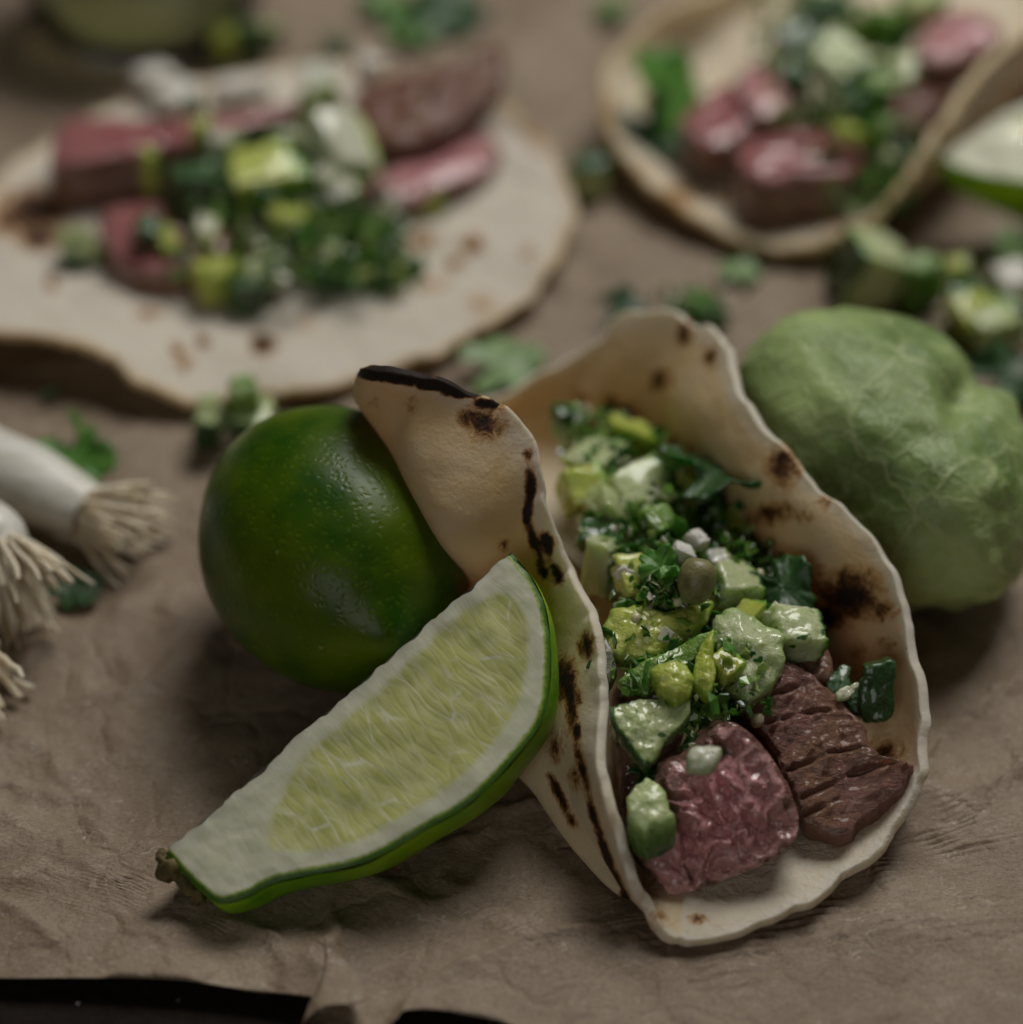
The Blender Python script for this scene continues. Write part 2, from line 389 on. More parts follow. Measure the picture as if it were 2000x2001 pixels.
MAT = dict(
    paper=mat_paper(), board=mat_board(), tort=mat_tortilla(), tort2=mat_tortilla('tortilla_flat', .35, (.80, .745, .65), (.74, .58, .36)),
    pale=mat_flesh('cucumber_flesh', (.52, .60, .28), (.66, .71, .45), .35, (.016, .06, .010)),
    lime=mat_flesh('tomatillo_flesh', (.44, .52, .05), (.68, .70, .18), .7, (.07, .19, .010)),
    green=mat_flesh('pepper_flesh', (.13, .26, .022), (.24, .38, .05), .1, (.05, .16, .008)),
    dark=mat_flesh('pepper_dark', (.022, .085, .014), (.055, .16, .03), .0, (.012, .045, .008)),
    white=mat_flesh('onion_flesh', (.66, .66, .52), (.78, .77, .68), .0, (.3, .4, .15)),
    crumb=mat_plain('cheese', (.66, .63, .54), (.82, .79, .72), .6, 3.0, .6, .2),
    seed=mat_plain('seed', (.58, .52, .30), (.72, .66, .45), .35, 2.0, .2, .2, .3),
    caper=mat_plain('caper', (.14, .13, .045), (.28, .25, .11), .45, 2.5, .5, .2, .1),
    steak=mat_steak('steak_pink'), steak2=mat_steak('steak_red', 1, .3, (.50, .05, .07), lite=.72), brown=mat_steak('steak_brown', 0, -1.15),
    brown2=mat_steak('steak_dark', 0, .8, dark=.8), limeskin=mat_limeskin(), limerind=mat_limeskin('lime_rind', (.12, .34, .006), (.32, .55, .012)), limeface=mat_limeface(), husk=mat_husk(),
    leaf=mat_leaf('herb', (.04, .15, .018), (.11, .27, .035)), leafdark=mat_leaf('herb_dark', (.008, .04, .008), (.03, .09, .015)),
    leafpale=mat_leaf('herb_pale', (.14, .24, .08), (.22, .34, .13)), onion=mat_onion(),
    root=mat_plain('root', (.70, .56, .37), (.92, .84, .68), .5, 1.6, .3, .3), woody=mat_plain('woody', (.03, .02, .01), (.22, .17, .05), .7, 2.5, .8),
    glass=mat_glass('glass', (.97, 1, .97)), drink=mat_drink(),
)

# ------------------------------------------------------------------ table and parchment
def board():
    V = [(-60, -40, -.35), (60, -40, -.35), (60, 70, -.35), (-60, 70, -.35)]
    o = mesh('table', V, [(0, 1, 2, 3)], MAT['board'], smooth=False); o['kind'] = 'structure'
    o['label'] = 'dark speckled table top showing below the parchment edge'
board()
def paper():
    e = [(-500, 1902, 0), (-200, 1904, 0), (0, 1910, .05), (155, 1910, .1), (337, 1915, .15), (466, 1930, .12), (596, 1943, .2), (660, 1952, .35),
         (712, 1956, .5), (690, 1962, .55), (640, 1966, .55), (612, 1980, .5), (594, 2004, .3), (640, 2022, .1), (740, 2016, .1), (772, 1992, .25), (792, 1974, .3),
         (850, 1973, .2), (905, 1982, .15), (984, 1998, .1), (1100, 2030, 0), (1400, 2090, 0), (1800, 2140, 0), (2300, 2200, 0)]
    pts = open_curve([P(*q) for q in e], 500)
    NV = 360; V = []; n = len(pts)
    for j in range(NV+1):
        t = (j/NV)**1.15
        for i, p in enumerate(pts):
            xb = -34+68*i/(n-1); k = sm(0, .12, t)
            y0 = -13.5
            if j == 0: V.append(p.copy()); continue
            x = p.x*(1-k)+xb*k; y = p.y*(1-t)+46*t
            q = Vector((x, y, 0))
            r = 1-math.sqrt(fn(q, .14, 3, 3)**2+.0008)*2.2; r2 = 1-math.sqrt(fn(q, .42, 8, 3)**2+.004)*2.5
            r3 = 1-math.sqrt(fn(q, .6, 4, 2)**2+.006)*2.6
            wf = .35+.65*max(sm(8, 14, p.x)*sm(2, -8, y), sm(-6, -10, y)*sm(-4, -12, x), sm(.05, .25, fn(q, .07, 9)))
            z = (.13+.12*wf)*max(0, r)**3+.24*wf*max(0, r2)**3+.035*wf*max(0, r3)**2+.08*fn(q, .22, 5)
            z += p.z*(1-sm(0, .06, t))
            # keep the sheet low where things rest
            V.append(Vector((x, y, z-.14)))
    o = mesh('parchment_paper', V, grid_faces(NV+1, n, False), MAT['paper'])
    tag(o, 'creased brown baking parchment covering the table under all the food', 'baking paper')
    m = o.modifiers.new('thick', 'SOLIDIFY'); m.thickness = .02*S; m.offset = -1
paper()

# ------------------------------------------------------------------ tortillas
def tortilla(name, center, rings, N, R, thick, mat, spots, label, cat, tan_and_light=None, wob=.06, flour=None, free=.0, seed=0, rim_tan=0.0):
    C = P(*center); rs = [closed_curve([P(*q) for q in ring], N) for ring in rings]
    K = len(rs); V = []; CH = []; TL = []; FL = []; FR = []
    for r in range(R+1):
        f = r/R*K; k = min(int(f), K-1); t = f-k
        for i in range(N):
            rows = [C]+[q[i] for q in rs]
            opp = rs[0][(i+N//2) % N]
            p1 = rows[k]; p2 = rows[k+1]
            p0 = rows[k-1] if k > 0 else opp
            p3 = rows[k+2] if k+2 <= K else p2+(p2-p1)*.8
            v = cr(p0, p1, p2, p3, t)
            rr = r/R
            jit = fn(Vector((cos(2*pi*i/N)*3, sin(2*pi*i/N)*3, 0)), 2.2, seed+2)*.16*sm(.8, 1, rr)+(fn(Vector((cos(2*pi*i/N)*3, sin(2*pi*i/N)*3, 5)), 7, seed+2)*.10)*sm(.9, 1, rr)
            v = v+(v-C).normalized()*jit
            v = v+Vector((0, 0, 1))*fn(v, .7, seed)*wob*sm(.1, .5, rr)+Vector((fn(v, 1.1, seed+4), fn(v, 1.1, seed+6), 0))*wob*.6
            V.append(v)
            px, py = proj(v); ch = 0
            th = i/N*len(rings[0])
            for s in spots:
                if s[0] == 'L':
                    if not (s[4] <= th <= s[5]): continue
                    for (x1, y1), (x2, y2) in zip(s[1], s[1][1:]):
                        dx, dy = x2-x1, y2-y1; kk = max(0, min(1, ((px-x1)*dx+(py-y1)*dy)/(dx*dx+dy*dy)))
                        d = math.hypot(px-x1-dx*kk, py-y1-dy*kk)/s[2]
                        if d < 1: ch = max(ch, s[3]*(1-d)**.7*(.85+.75*fn((px*.022, py*.022, 0), 1, 4)))
                    continue
                x, y, rad, st = s[:4]
                if len(s) > 4 and not (s[4] <= th <= s[5]): continue
                if len(s) > 6 and not (s[6] <= rr <= s[7]): continue
                rx, ry = rad if isinstance(rad, tuple) else (rad, rad)
                d = math.hypot((px-x)/rx, (py-y)/ry)
                if d < 1.1: ch = max(ch, st*(1-d/1.1)**.8)
            CH.append(ch); TL.append(tan_and_light(px, py, rr, th) if tan_and_light else .3); FL.append(flour(px, py, rr, th) if flour else .2)
            FR.append(free)
    F = grid_faces(R+1, N)
    o = mesh(name, V, F, mat, loc=P(center[0], center[1], 0), attrs={'char': CH, 'tan_and_light': TL, 'flour': FL, 'free': FR})
    import bmesh
    bm = bmesh.new(); bm.from_mesh(o.data); bmesh.ops.remove_doubles(bm, verts=bm.verts, dist=1e-6); bmesh.ops.recalc_face_normals(bm, faces=bm.faces); bm.to_mesh(o.data); bm.free()
    m = o.modifiers.new('thick', 'SOLIDIFY'); m.thickness = thick*S; m.offset = 0
    if 'folded' in name:
        m = o.modifiers.new('round', 'SUBSURF'); m.levels = 0; m.render_levels = 1
    return tag(o, label, cat)

# front taco: index 0 is the near lip, then right side, back, left wall
rim = [(1330, 1850, .22), (1515, 1800, .25), (1675, 1705, .5), (1775, 1585, 1.0), (1815, 1420, 1.9), (1780, 1210, 2.9), (1700, 1045, 3.7), (1565, 905, 4.3),
       (1462, 790, 4.6), (1418, 665, 4.6), (1335, 617, 4.2), (1225, 612, 3.6), (1135, 690, 2.6), (965, 770, 1.6), (840, 790, 1.8),
       (712, 722, 6.6), (860, 742, 7.0), (985, 792, 6.5), (1052, 868, 5.8), (1070, 985, 4.9), (1110, 1100, 3.9), (1165, 1210, 3.6), (1180, 1330, 3.2), (1180, 1490, 2.6), (1215, 1640, 1.8), (1262, 1765, .8)]
r75 = [(1340, 1775, .25), (1470, 1745, .2), (1610, 1650, .3), (1715, 1545, .55), (1755, 1400, 1.2), (1720, 1250, 2.1), (1640, 1120, 2.9), (1500, 985, 3.4),
       (1400, 870, 3.5), (1330, 780, 3.2), (1270, 740, 2.7), (1180, 760, 2.1), (1090, 800, 1.3), (960, 850, .7), (820, 860, .8),
       (708, 782, 5.3), (772, 870, 5.5), (822, 960, 5.2), (880, 1055, 4.5), (955, 1130, 3.3), (1008, 1210, 2.4), (1062, 1290, 2.0), (1075, 1400, 1.8), (1100, 1500, 1.4), (1165, 1630, .95), (1240, 1745, .4)]
r45 = [(1350, 1650, .2), (1440, 1640, .2), (1540, 1580, .2), (1620, 1480, .25), (1650, 1390, .5), (1620, 1280, .9), (1540, 1170, 1.3), (1430, 1070, 1.5),
       (1350, 980, 1.4), (1280, 900, 1.1), (1210, 880, .9), (1140, 900, .5), (1060, 930, .3), (960, 960, .3), (870, 960, .4),
       (815, 850, 3.6), (855, 910, 3.3), (890, 980, 2.8), (925, 1060, 2.2), (955, 1150, 1.5), (985, 1270, .9), (1005, 1370, .7), (1010, 1470, .5), (1070, 1540, .35), (1150, 1640, .3), (1240, 1700, .25)]
SP = [(1345, 655, (22, 34), 1.0, 7, 13), (1395, 700, (22, 34), .8, 7, 13), (1298, 745, (32, 30), .95, 7, 13), (1196, 795, (26, 36), 1.0, 7, 14), (1135, 780, (26, 30), .7, 9, 14),
      (1325, 895, (55, 55), .85, 6, 12), (1290, 925, (60, 40), .9, 6, 12), (1535, 910, (44, 58), .95, 4, 9), (1515, 1000, (56, 28), .95, 4, 9), (1575, 1010, (20, 22), .6, 4, 9), (1615, 985, (26, 20), .6, 4, 9),
      (1665, 1160, (80, 62), 1.15, 2, 7), (1622, 1205, (60, 34), 1.1, 2, 7), (1725, 1195, (50, 30), .7, 2, 7), (1585, 1120, (50, 40), .7, 2, 7), (1685, 1270, (30, 24), .6, 2, 7), (1740, 1255, (30, 18), .6, 2, 7), (1595, 1240, (44, 40), .8, 2, 7),
      (1500, 1110, (60, 50), .6, 3, 8), (1730, 1480, (60, 46), .75, 1, 6), (1360, 1805, (24, 14), .8, 24, 27), (1360, 1805, (24, 14), .8, -1, 2), (1345, 1345, 10, .3),
      # left wall, outer face
      (740, 726, (50, 15), 2.2, 14.4, 20), (800, 734, (60, 15), 2.2, 14.4, 20), (855, 748, (50, 15), 2.2, 14.4, 20), (905, 764, (45, 15), 2.2, 14.4, 20), (955, 788, (36, 14), 1.8, 14.4, 20), (945, 825, (50, 48), .95, 15, 21), (920, 815, (35, 30), .9, 15, 21),
      (740, 785, (18, 18), .5, 15, 18), (810, 790, (20, 26), .5, 15, 18), (980, 1060, (16, 18), .7, 15, 21),
      ('L', [(1030, 890), (1036, 960), (1030, 1010), (1050, 1070), (1068, 1120)], 16, 1.25, 15, 22), ('L', [(1068, 1050), (1085, 1100), (1098, 1135)], 17, 1.3, 16, 22),
      ('L', [(1105, 1290), (1118, 1350), (1132, 1400), (1138, 1460), (1155, 1530), (1172, 1600), (1200, 1680), (1232, 1750)], 12, 1.15, 18, 26), ('L', [(1085, 1520), (1110, 1570), (1128, 1610)], 15, 1.0, 18, 26),
      (1155, 1265, (22, 36), 1.05, 19, 24), (1112, 1330, (32, 60), 1.1, 20, 25), (1125, 1380, (16, 70), 1.0, 20, 25), (1095, 1460, (24, 40), .7, 20, 25),
      (1262, 1800, (50, 40), .5, 24, 26), (1135, 1520, (22, 34), .8, 22, 26),
      (1140, 1365, (9, 26), 1.0, 20, 25)]
def wall_glow_shade(px, py, rr, th):
    if th < 14.3:
        side = sm(2.0, 4.0, th)
        return (.15+.75*side*sm(.2, .5, rr))*(1-sm(.86, .97, rr))  # tan carries the glow of light through the right wall
    return (.95 if th > 14.6 else .3)*(1-sm(.88, .98, rr)*.85)*(1-.35*sm(20, 22, th))  # left wall's tan is deepened to carry its shade
def flourf(px, py, rr, th):
    return (1-sm(2, 4, th)) if th < 14 else sm(24.5, 26, th)
tortilla('folded_tortilla', (1330, 1300, .2), [r45, r75, rim], 300, 80, .22, MAT['tort'], SP,
         'charred flour tortilla folded into an open boat in the sharp foreground, holding sliced steak', 'tortilla', wall_glow_shade, .05, flourf, seed=1)

# flat tortilla at the back left
rimL = [(375, 785, .4), (480, 775, .35), (600, 768, .35), (720, 735, .35), (860, 690, .35), (975, 632, .4), (1050, 572, .5), (1095, 490, .7), (1125, 420, .8), (1100, 340, .9), (1060, 265, 1.2), (1000, 212, 1.5), (930, 192, 1.4),
        (820, 165, .8), (660, 130, .5), (480, 150, .5), (280, 185, .5), (90, 285, .7), (-30, 370, .8), (-160, 470, .8), (-170, 580, .9), (-70, 645, 1.1), (60, 660, 1.2), (170, 680, 1.2), (255, 735, .9), (320, 770, .6)]
def scale_ring(r, c, k, z0, zk=.4):
    return [(c[0]+(x-c[0])*k, c[1]+(y-c[1])*k, z0+(z-z0)*zk) for x, y, z in r]
cL = (490, 450, .25)
SPL = [(515, 680, (32, 26), 1.25), (395, 675, (20, 18), 0.94), (345, 690, (20, 18), 0.94), (360, 715, (29, 18), 0.68), (60, 420, (92, 65), 1.01), (75, 472, (50, 33), 1.15), (20, 440, (57, 39), 0.94), (925, 483, (34, 26), 0.94), (890, 522, (23, 26), 0.81), (940, 600, (46, 31), 0.54),
       (825, 475, (39, 26), 0.81), (290, 620, (39, 15), 0.81), (100, 560, (20, 20), 0.81), (1035, 500, (23, 20), 0.54), (345, 330, (69, 39), 0.41), (1050, 265, (34, 65), 0.47), (840, 560, (57, 31), 0.41), (600, 640, (29, 20), 0.54)]
tortilla('flat_tortilla', cL, [scale_ring(rimL, cL, .45, .2, .2), scale_ring(rimL, cL, .78, .25, .5), rimL], 300, 80, .2, MAT['tort2'], SPL,
         'flat flour tortilla lying open at the back left under steak and green salsa', 'tortilla', lambda px, py, rr, th: .18+.9*sm(.93, .99, rr), .12, lambda *a: .3, .8, seed=5)

# cupped tortilla at the back right
rimR = [(1520, 488, .45), (1630, 474, .8), (1720, 420, 1.6), (1785, 330, 2.5), (1845, 235, 3.2), (1920, 130, 3.6), (2010, 60, 3.6), (2100, 0, 3.2), (2040, -110, 2.6), (1900, -180, 1.6), (1740, -210, 1.2),
        (1600, -150, 1.6), (1480, -60, 2.2), (1370, -10, 2.4), (1270, 40, 2.2), (1200, 105, 1.9), (1176, 180, 1.7), (1192, 260, 1.4), (1240, 335, 1.0), (1320, 405, .7), (1420, 462, .5)]
midR = [(1510, 430, .25), (1610, 420, .3), (1710, 400, .5), (1800, 350, .8), (1880, 290, 1.1), (1950, 220, 1.5), (2020, 150, 1.6), (2070, 60, 1.5), (1990, -50, 1.2), (1860, -90, .8), (1730, -100, .6),
        (1610, -60, .8), (1510, 10, 1.0), (1410, 50, 1.1), (1330, 95, 1.0), (1280, 150, .8), (1260, 210, .7), (1275, 270, .5), (1310, 325, .4), (1370, 375, .3), (1440, 412, .25)]
cR = (1600, 230, .25)
SPR = [(1320, 385, (40, 24), .65), (1405, 392, (34, 22), .6), (1340, 405, (40, 20), .5), (1185, 240, (14, 80), .5, 15, 19), (1960, 175, (60, 12), .6, 4, 7), (1920, 225, (14, 40), .5, 4, 7), (1860, 290, (34, 12), .5, 2, 6), (1250, 340, (50, 14), .4), (1650, 450, (60, 14), .5)]
tortilla('cupped_tortilla', cR, [scale_ring(midR, cR, .55, .22, .3), midR, rimR], 260, 70, .24, MAT['tort'], SPR,
         'cupped flour tortilla at the back right with red steak cubes and green salsa', 'tortilla', lambda px, py, rr, th: .25+.5*sm(.93, .99, rr), .08, lambda *a: .3, .35, seed=9)

# ------------------------------------------------------------------ limes
def wedge(name, E0, E1, prof, B, label, cat, phi1=100, seed=0, pulp=None, stub=True, N=150, W=44, thick=.42, group=None):
    """prof: list of (a 0..1, w units). The flesh face spans E0-E1 and B; the rind sweeps round behind."""
    E0 = P(*E0); E1 = P(*E1); A = E1-E0; L = A.length; Ah = A.normalized()
    B = B-Ah*B.dot(Ah); B.normalize(); Nn = Ah.cross(B)
    if Nn.dot(CAM-E0) < 0: Nn = -Nn
    base = Vector((E0.x*.5+E1.x*.5, E0.y*.5+E1.y*.5, 0))
    root = thing(name, label, cat, base, group)
    pr = [Vector((a, ww*1.0, 0)) for a, ww in prof]; cv = open_curve(pr, N)
    def poly_in(poly, x, y):
        ins = False; j = len(poly)-1; dmin = 9
        for i in range(len(poly)):
            x1, y1 = poly[i]; x2, y2 = poly[j]
            if (y1 > y) != (y2 > y) and x < (x2-x1)*(y-y1)/(y2-y1)+x1: ins = not ins
            dx, dy = x2-x1, y2-y1; t = max(0, min(1, ((x-x1)*dx+(y-y1)*dy)/(dx*dx+dy*dy+1e-9)))
            dmin = min(dmin, math.hypot(x-x1-dx*t, y-y1-dy*t)); j = i
        return dmin if ins else -dmin
    pp = None
    if pulp:
        pc = closed_curve([Vector((a*L, b_, 0)) for a, b_ in pulp], 60); pp = [(q.x, q.y) for q in pc]
    edge = [(q.x*L, q.y) for q in cv]
    V = []; UV = []; PU = []; PE = []
    for i in range(N):
        a, wm = cv[i].x, max(cv[i].y, .02)
        for k in range(W+1):
            t = k/W; ww = wm*t
            d = poly_in(pp, a*L, ww) if pp else -1
            de = min(math.hypot(a*L-ex, ww-ey) for ex, ey in edge[max(0, i-30):i+31])
            core = .10*fn(Vector((a*L, 0, 0)), .9, seed+5)*(1-t)**3+.05*fn(Vector((a*L, 0, 3)), 3, seed)*(1-t)**4
            h = .05*fn(Vector((a*L, ww, 0)), 1.4, seed)-.05*sm(-.1, .4, d)+.12*(1-t)**2*0
            h -= .06*sm(.12, 0, de)
            V.append(E0+A*a+B*(ww-core)+Nn*h)
            UV.append((a*L, ww)); PU.append(sm(-.10, .10, d)); PE.append(1-sm(0, .24, de))
    o = mesh('cut_flesh', V, grid_faces(N, W+1, False), MAT['limeface'], root, loc=base, attrs={'pulp': PU, 'peel': PE}, uv=UV)
    V = []; J = 26
    for i in range(N):
        a, wm = cv[i].x, max(cv[i].y, .02)
        for j in range(J+1):
            ph = radians(phi1)*j/J
            r = wm+.03+thick*.95*sin(min(pi, ph*1.6))+.05*fn(Vector((a*L, ph*3, 0)), .8, seed)
            v = E0+A*a+(B*cos(ph)-Nn*sin(ph))*r-Nn*(.03 if j == 0 else 0)
            if v.z < .02: v.z = .02
            V.append(v)
    n0 = len(V); F = grid_faces(N, J+1, False)
    o2 = mesh('rind', V, F, MAT['limerind'], root, loc=base)
    V = []
    for i in range(N):
        a, wm = cv[i].x, max(cv[i].y, .02); ph = radians(phi1)
        d = B*cos(ph)-Nn*sin(ph)
        for k in range(9):
            v = E0+A*a+d*(wm*k/8)-Nn*.02
            if v.z < .02: v.z = .02
            V.append(v)
    mesh('back_flesh', V, grid_faces(N, 9, False), MAT['white'], root, loc=base, attrs={'skin': [0]*len(V)})
    return root, E0, A, B, Nn
prof = [(0, .02), (.002, .5), (.008, 1.0), (.02, 1.42), (.07, 1.68), (.13, 1.82), (.20, 2.16), (.31, 2.72), (.45, 3.02), (.57, 3.22), (.69, 3.15), (.80, 2.92), (.89, 2.25), (.96, 1.45), (.992, .75), (1, .02)]
pul = [(.185, 1.1), (.20, 1.55), (.30, 2.22), (.44, 2.55), (.57, 2.72), (.70, 2.62), (.80, 2.3), (.895, 1.55), (.93, .95), (.91, .42), (.80, .26), (.62, .34), (.46, .36), (.32, .46)]
wr, E0, A, B, Nn = wedge('lime_wedge', (322, 1668, 1.15), (1000, 1078, 4.7), prof, P(889, 1557, 2.3)-P(650, 1380, 3.0), 'large cut lime wedge with pale juicy flesh leaning by the charred tortilla', 'lime wedge', 80, 3, pul)
# woody stem end
pts = []; F = []; V = []
random.seed(4)
for k, (px, py, z, r) in enumerate([(318, 1676, 1.0, .16), (330, 1692, .9, .2), (344, 1704, .8, .18), (362, 1716, .7, .16), (376, 1732, .6, .17), (386, 1748, .5, .16), (325, 1708, .7, .17), (350, 1690, .95, .12)]):
    c = P(px, py, z); off = len(V)
    for i in range(7):
        for j in range(10):
            th = pi*i/6; ph = 2*pi*j/10; d = Vector((sin(th)*cos(ph), sin(th)*sin(ph), cos(th)))
            V.append(c+d*r*(1+.9*fn(c+d*r, 5, k)))
    F += grid_faces(7, 10, True, off)
mesh('stem_end', V, F, MAT['woody'], wr, loc=P(350, 1710, .7))

def blob(name, C, ax, rad, fnr, mat, label, cat, N=96, R=56, attrs=None, group=None, seed=0, parent=None, dents=()):
    """closed body around long axis ax; rad=(r_long, r_side, r_up)"""
    ax = Vector(ax).normalized(); sd = ax.cross(Vector((0, 0, 1))).normalized(); up = sd.cross(ax)
    V = []; AT = {k: [] for k in (attrs or {})}
    for i in range(R+1):
        th = pi*i/R
        for j in range(N):
            ph = 2*pi*j/N
            k = fnr(th, ph)
            v = C+(ax*cos(th)*rad[0]+(sd*cos(ph)*rad[1]+up*sin(ph)*rad[2])*sin(th))*k
            for dx_, dy_, dr_, da_ in dents:
                qx, qy = proj(v); v = v+(C-v)*da_*exp(-((qx-dx_)**2+(qy-dy_)**2)/dr_**2)
            if v.z < .05: v.z = .05
            V.append(v)
            for q in AT: AT[q].append(attrs[q](th, ph))
    o = mesh(name, V, grid_faces(R+1, N), mat, parent, loc=(C.x, C.y, 0), attrs=AT)
    if label: tag(o, label, cat, group)
    return o
def limer(th, ph):
    q = Vector((cos(th)*2, sin(th)*cos(ph)*2, sin(th)*sin(ph)*2))
    return 1+.012*fn(q, 1.2, 2)+.10*exp(-(th/.22)**2)
blob('whole_lime', P(652, 1068, 2.75), (.35, -.9, .15), (3.55, 2.75, 2.8), limer, MAT['limeskin'], 'whole dark green lime behind the cut wedge and beside the charred tortilla', 'lime')
VP = [pi*.12, pi*.52, pi*.93, pi*1.3, pi*1.75]
def huskr(th, ph):
    q = Vector((cos(th)*2, sin(th)*cos(ph)*2, sin(th)*sin(ph)*2))
    k = 1.03+.12*fn(q, .55, 6)+.014*fn(q, 2.4, 7, 3)
    for v in VP:
        d = abs((ph-v+pi) % (2*pi)-pi); k += (.010*exp(-(d/.10)**2)-.04*exp(-(d/.35)**2))*sin(th)**.6
    k += .05*cos(5*ph*.5)**2*sin(th)
    k += -.05*exp(-((th-1.15)/.16)**2)*max(0, cos(ph-.4))
    return k*(1+.12*exp(-((th-2.3)/.5)**2))
def huskv(th, ph):
    s = 0
    for v in VP:
        d = abs((ph-v+.12*sin(th*5)+pi) % (2*pi)-pi)*sin(th); s = max(s, exp(-(d/.03)**2))
    return s*.2
blob('tomatillo', P(1728, 922, 2.2), (.55, -.82, -.10), (3.75, 2.85, 2.75), huskr, MAT['husk'], 'tomatillo in pale green papery husk right of the charred tortilla', 'tomatillo', 200, 120, {'vein': huskv}, dents=[(1905, 755, 52, .22), (1700, 800, 34, .03), (1800, 850, 30, .02), (1990, 830, 40, .05), (1850, 1180, 60, .05)])

# ------------------------------------------------------------------ steak
def S3(pts, z=None):
    return [P(*q) for q in pts]
def ridged(p, s, seed, o=3):
    return 1-abs(fn(p, s, seed, o))*2
# front pink slice
ol = [(1294, 1501), (1341, 1482), (1378, 1438), (1422, 1412), (1461, 1428), (1504, 1474), (1535, 1525), (1560, 1583), (1562, 1622), (1546, 1653), (1496, 1688), (1430, 1715), (1368, 1738), (1317, 1750), (1298, 1738), (1267, 1699), (1247, 1653), (1262, 1590)]
zf = lambda py: .45+(1750-py)*.0074
def wrk(p, t):
    q = p+Vector((fn(p, .9, 3), fn(p, .9, 4), fn(p, .9, 5)))*.7
    q2 = Vector((q.x*1.5+q.y*.5, q.y*.8-q.x*.4, q.z)); return .17*max(-.6, ridged(q2, 1.15, 2, 2))+.05*ridged(q, 2.6, 5, 3)+.02*fn(p, 5, 3)-.10
o = slab('steak_slice', [P(x, y, zf(y)) for x, y in ol], (-.15, .75, -.65), 1.7, MAT['steak'], 220, 70, 8, .14, .12, wrk, seed=1, tuck=.6)
tag(o, 'thick steak slice with a wrinkled pink cut face at the mouth of the front taco', 'steak slice')
ol = [(1450, 1330), (1500, 1295), (1544, 1290), (1600, 1330), (1674, 1398), (1692, 1440), (1723, 1483), (1760, 1502), (1786, 1494), (1764, 1528), (1738, 1556), (1700, 1582), (1655, 1624), (1610, 1624), (1568, 1596), (1540, 1540), (1500, 1450), (1450, 1390)]
dr = Vector((.83, .50, 0)).normalized()
GRV = [[(1568, 1560), (1660, 1512), (1748, 1490)], [(1540, 1508), (1620, 1470), (1715, 1452)], [(1500, 1412), (1570, 1392), (1670, 1380)], [(1500, 1362), (1600, 1330)], [(1560, 1600), (1640, 1560)]]
def grain(p, t):
    u = p.dot(dr); v = (P(1700, 1300, 0)-p).dot(Vector((-dr.y, dr.x, 0)))+.5*fn(p, .45, 12)
    q = Vector((u*.22, v*1.5, 0)); g = ridged(q, 1.6, 3, 3)
    q2 = Vector((u*.10, v*.75, 0)); g2 = 1-abs(NZ.noise(Vector((q2.x*2, q2.y*2, 7))))*5
    px, py = proj(p); gr = 0
    for ln in GRV:
        for (x1, y1), (x2, y2) in zip(ln, ln[1:]):
            dx, dy = x2-x1, y2-y1; k = max(0, min(1, ((px-x1)*dx+(py-y1)*dy)/(dx*dx+dy*dy)))
            gr = max(gr, exp(-(math.hypot(px-x1-dx*k, py-y1-dy*k)/4.5)**2)*(.4+.6*sin(pi*min(1, k+.2))))
    q3 = Vector((u*.5, v*4.2, 0))
    return .05*ridged(q3, 1.0, 3, 2)-.13*gr+.16*fn(p, .8, 2)+.06*fn(p, 3, 4)
o = slab('steak_slice', [P(x, y, 1.0+(1620-y)*.0048) for x, y in ol], (.2, .3, -.9), 1.3, MAT['brown'], 200, 60, 7, .12, .15, grain, seed=2, jag=.10, tuck=.6)
tag(o, 'brown fibrous steak slab with torn grain and a pointed right tip in the front taco', 'steak slice')
ol = [(1395, 1085), (1430, 1075), (1480, 1120), (1540, 1180), (1600, 1240), (1625, 1300), (1570, 1330), (1500, 1290), (1430, 1200), (1395, 1140)]
o = slab('steak_slice', [P(x, y, 2.3) for x, y in ol], (.2, .3, -.9), 1.2, MAT['brown'], 120, 24, 6, .12, .1, grain, seed=3, tuck=.6)
tag(o, 'brown steak strip lying behind the roasted seed in the front taco', 'steak slice')
ol = [(1205, 1340), (1300, 1330), (1420, 1370), (1440, 1450), (1330, 1520), (1250, 1560), (1225, 1640), (1212, 1560), (1198, 1440)]
o = slab('steak_slice', [P(x, y, 1.1) for x, y in ol], (.1, .3, -.9), .8, MAT['brown2'], 100, 20, 5, .12, .1, grain, seed=4)
tag(o, 'dark steak piece tucked against the left wall under the cucumber wedge', 'steak slice')
ol = [(1330, 1130), (1480, 1130), (1600, 1230), (1560, 1400), (1420, 1420), (1330, 1300)]
o = slab('steak_slice', [P(x, y, 1.4) for x, y in ol], (.1, .2, -.9), 1.0, MAT['brown2'], 90, 16, 5, .12, .1, grain, seed=5)
tag(o, 'dark brown steak piece buried under the pale chunks of the front taco', 'steak slice')
def bump1(k, s, seed): return lambda p, t: k*fn(p, s, seed)
def steak(px, z, down, depth, mat, label, seed=0, dome=.12, zs=0):
    y0 = max(q[1] for q in px)
    o = slab('steak_cube' if 'cube' in label else 'steak_slice', [P(x, y, z+(y0-y)*zs) for x, y in px], down, depth, mat, 90, 14, 6, .16, dome, bump1(.10, 1.6, seed), seed=seed)
    tag(o, label, 'steak slice'); return o
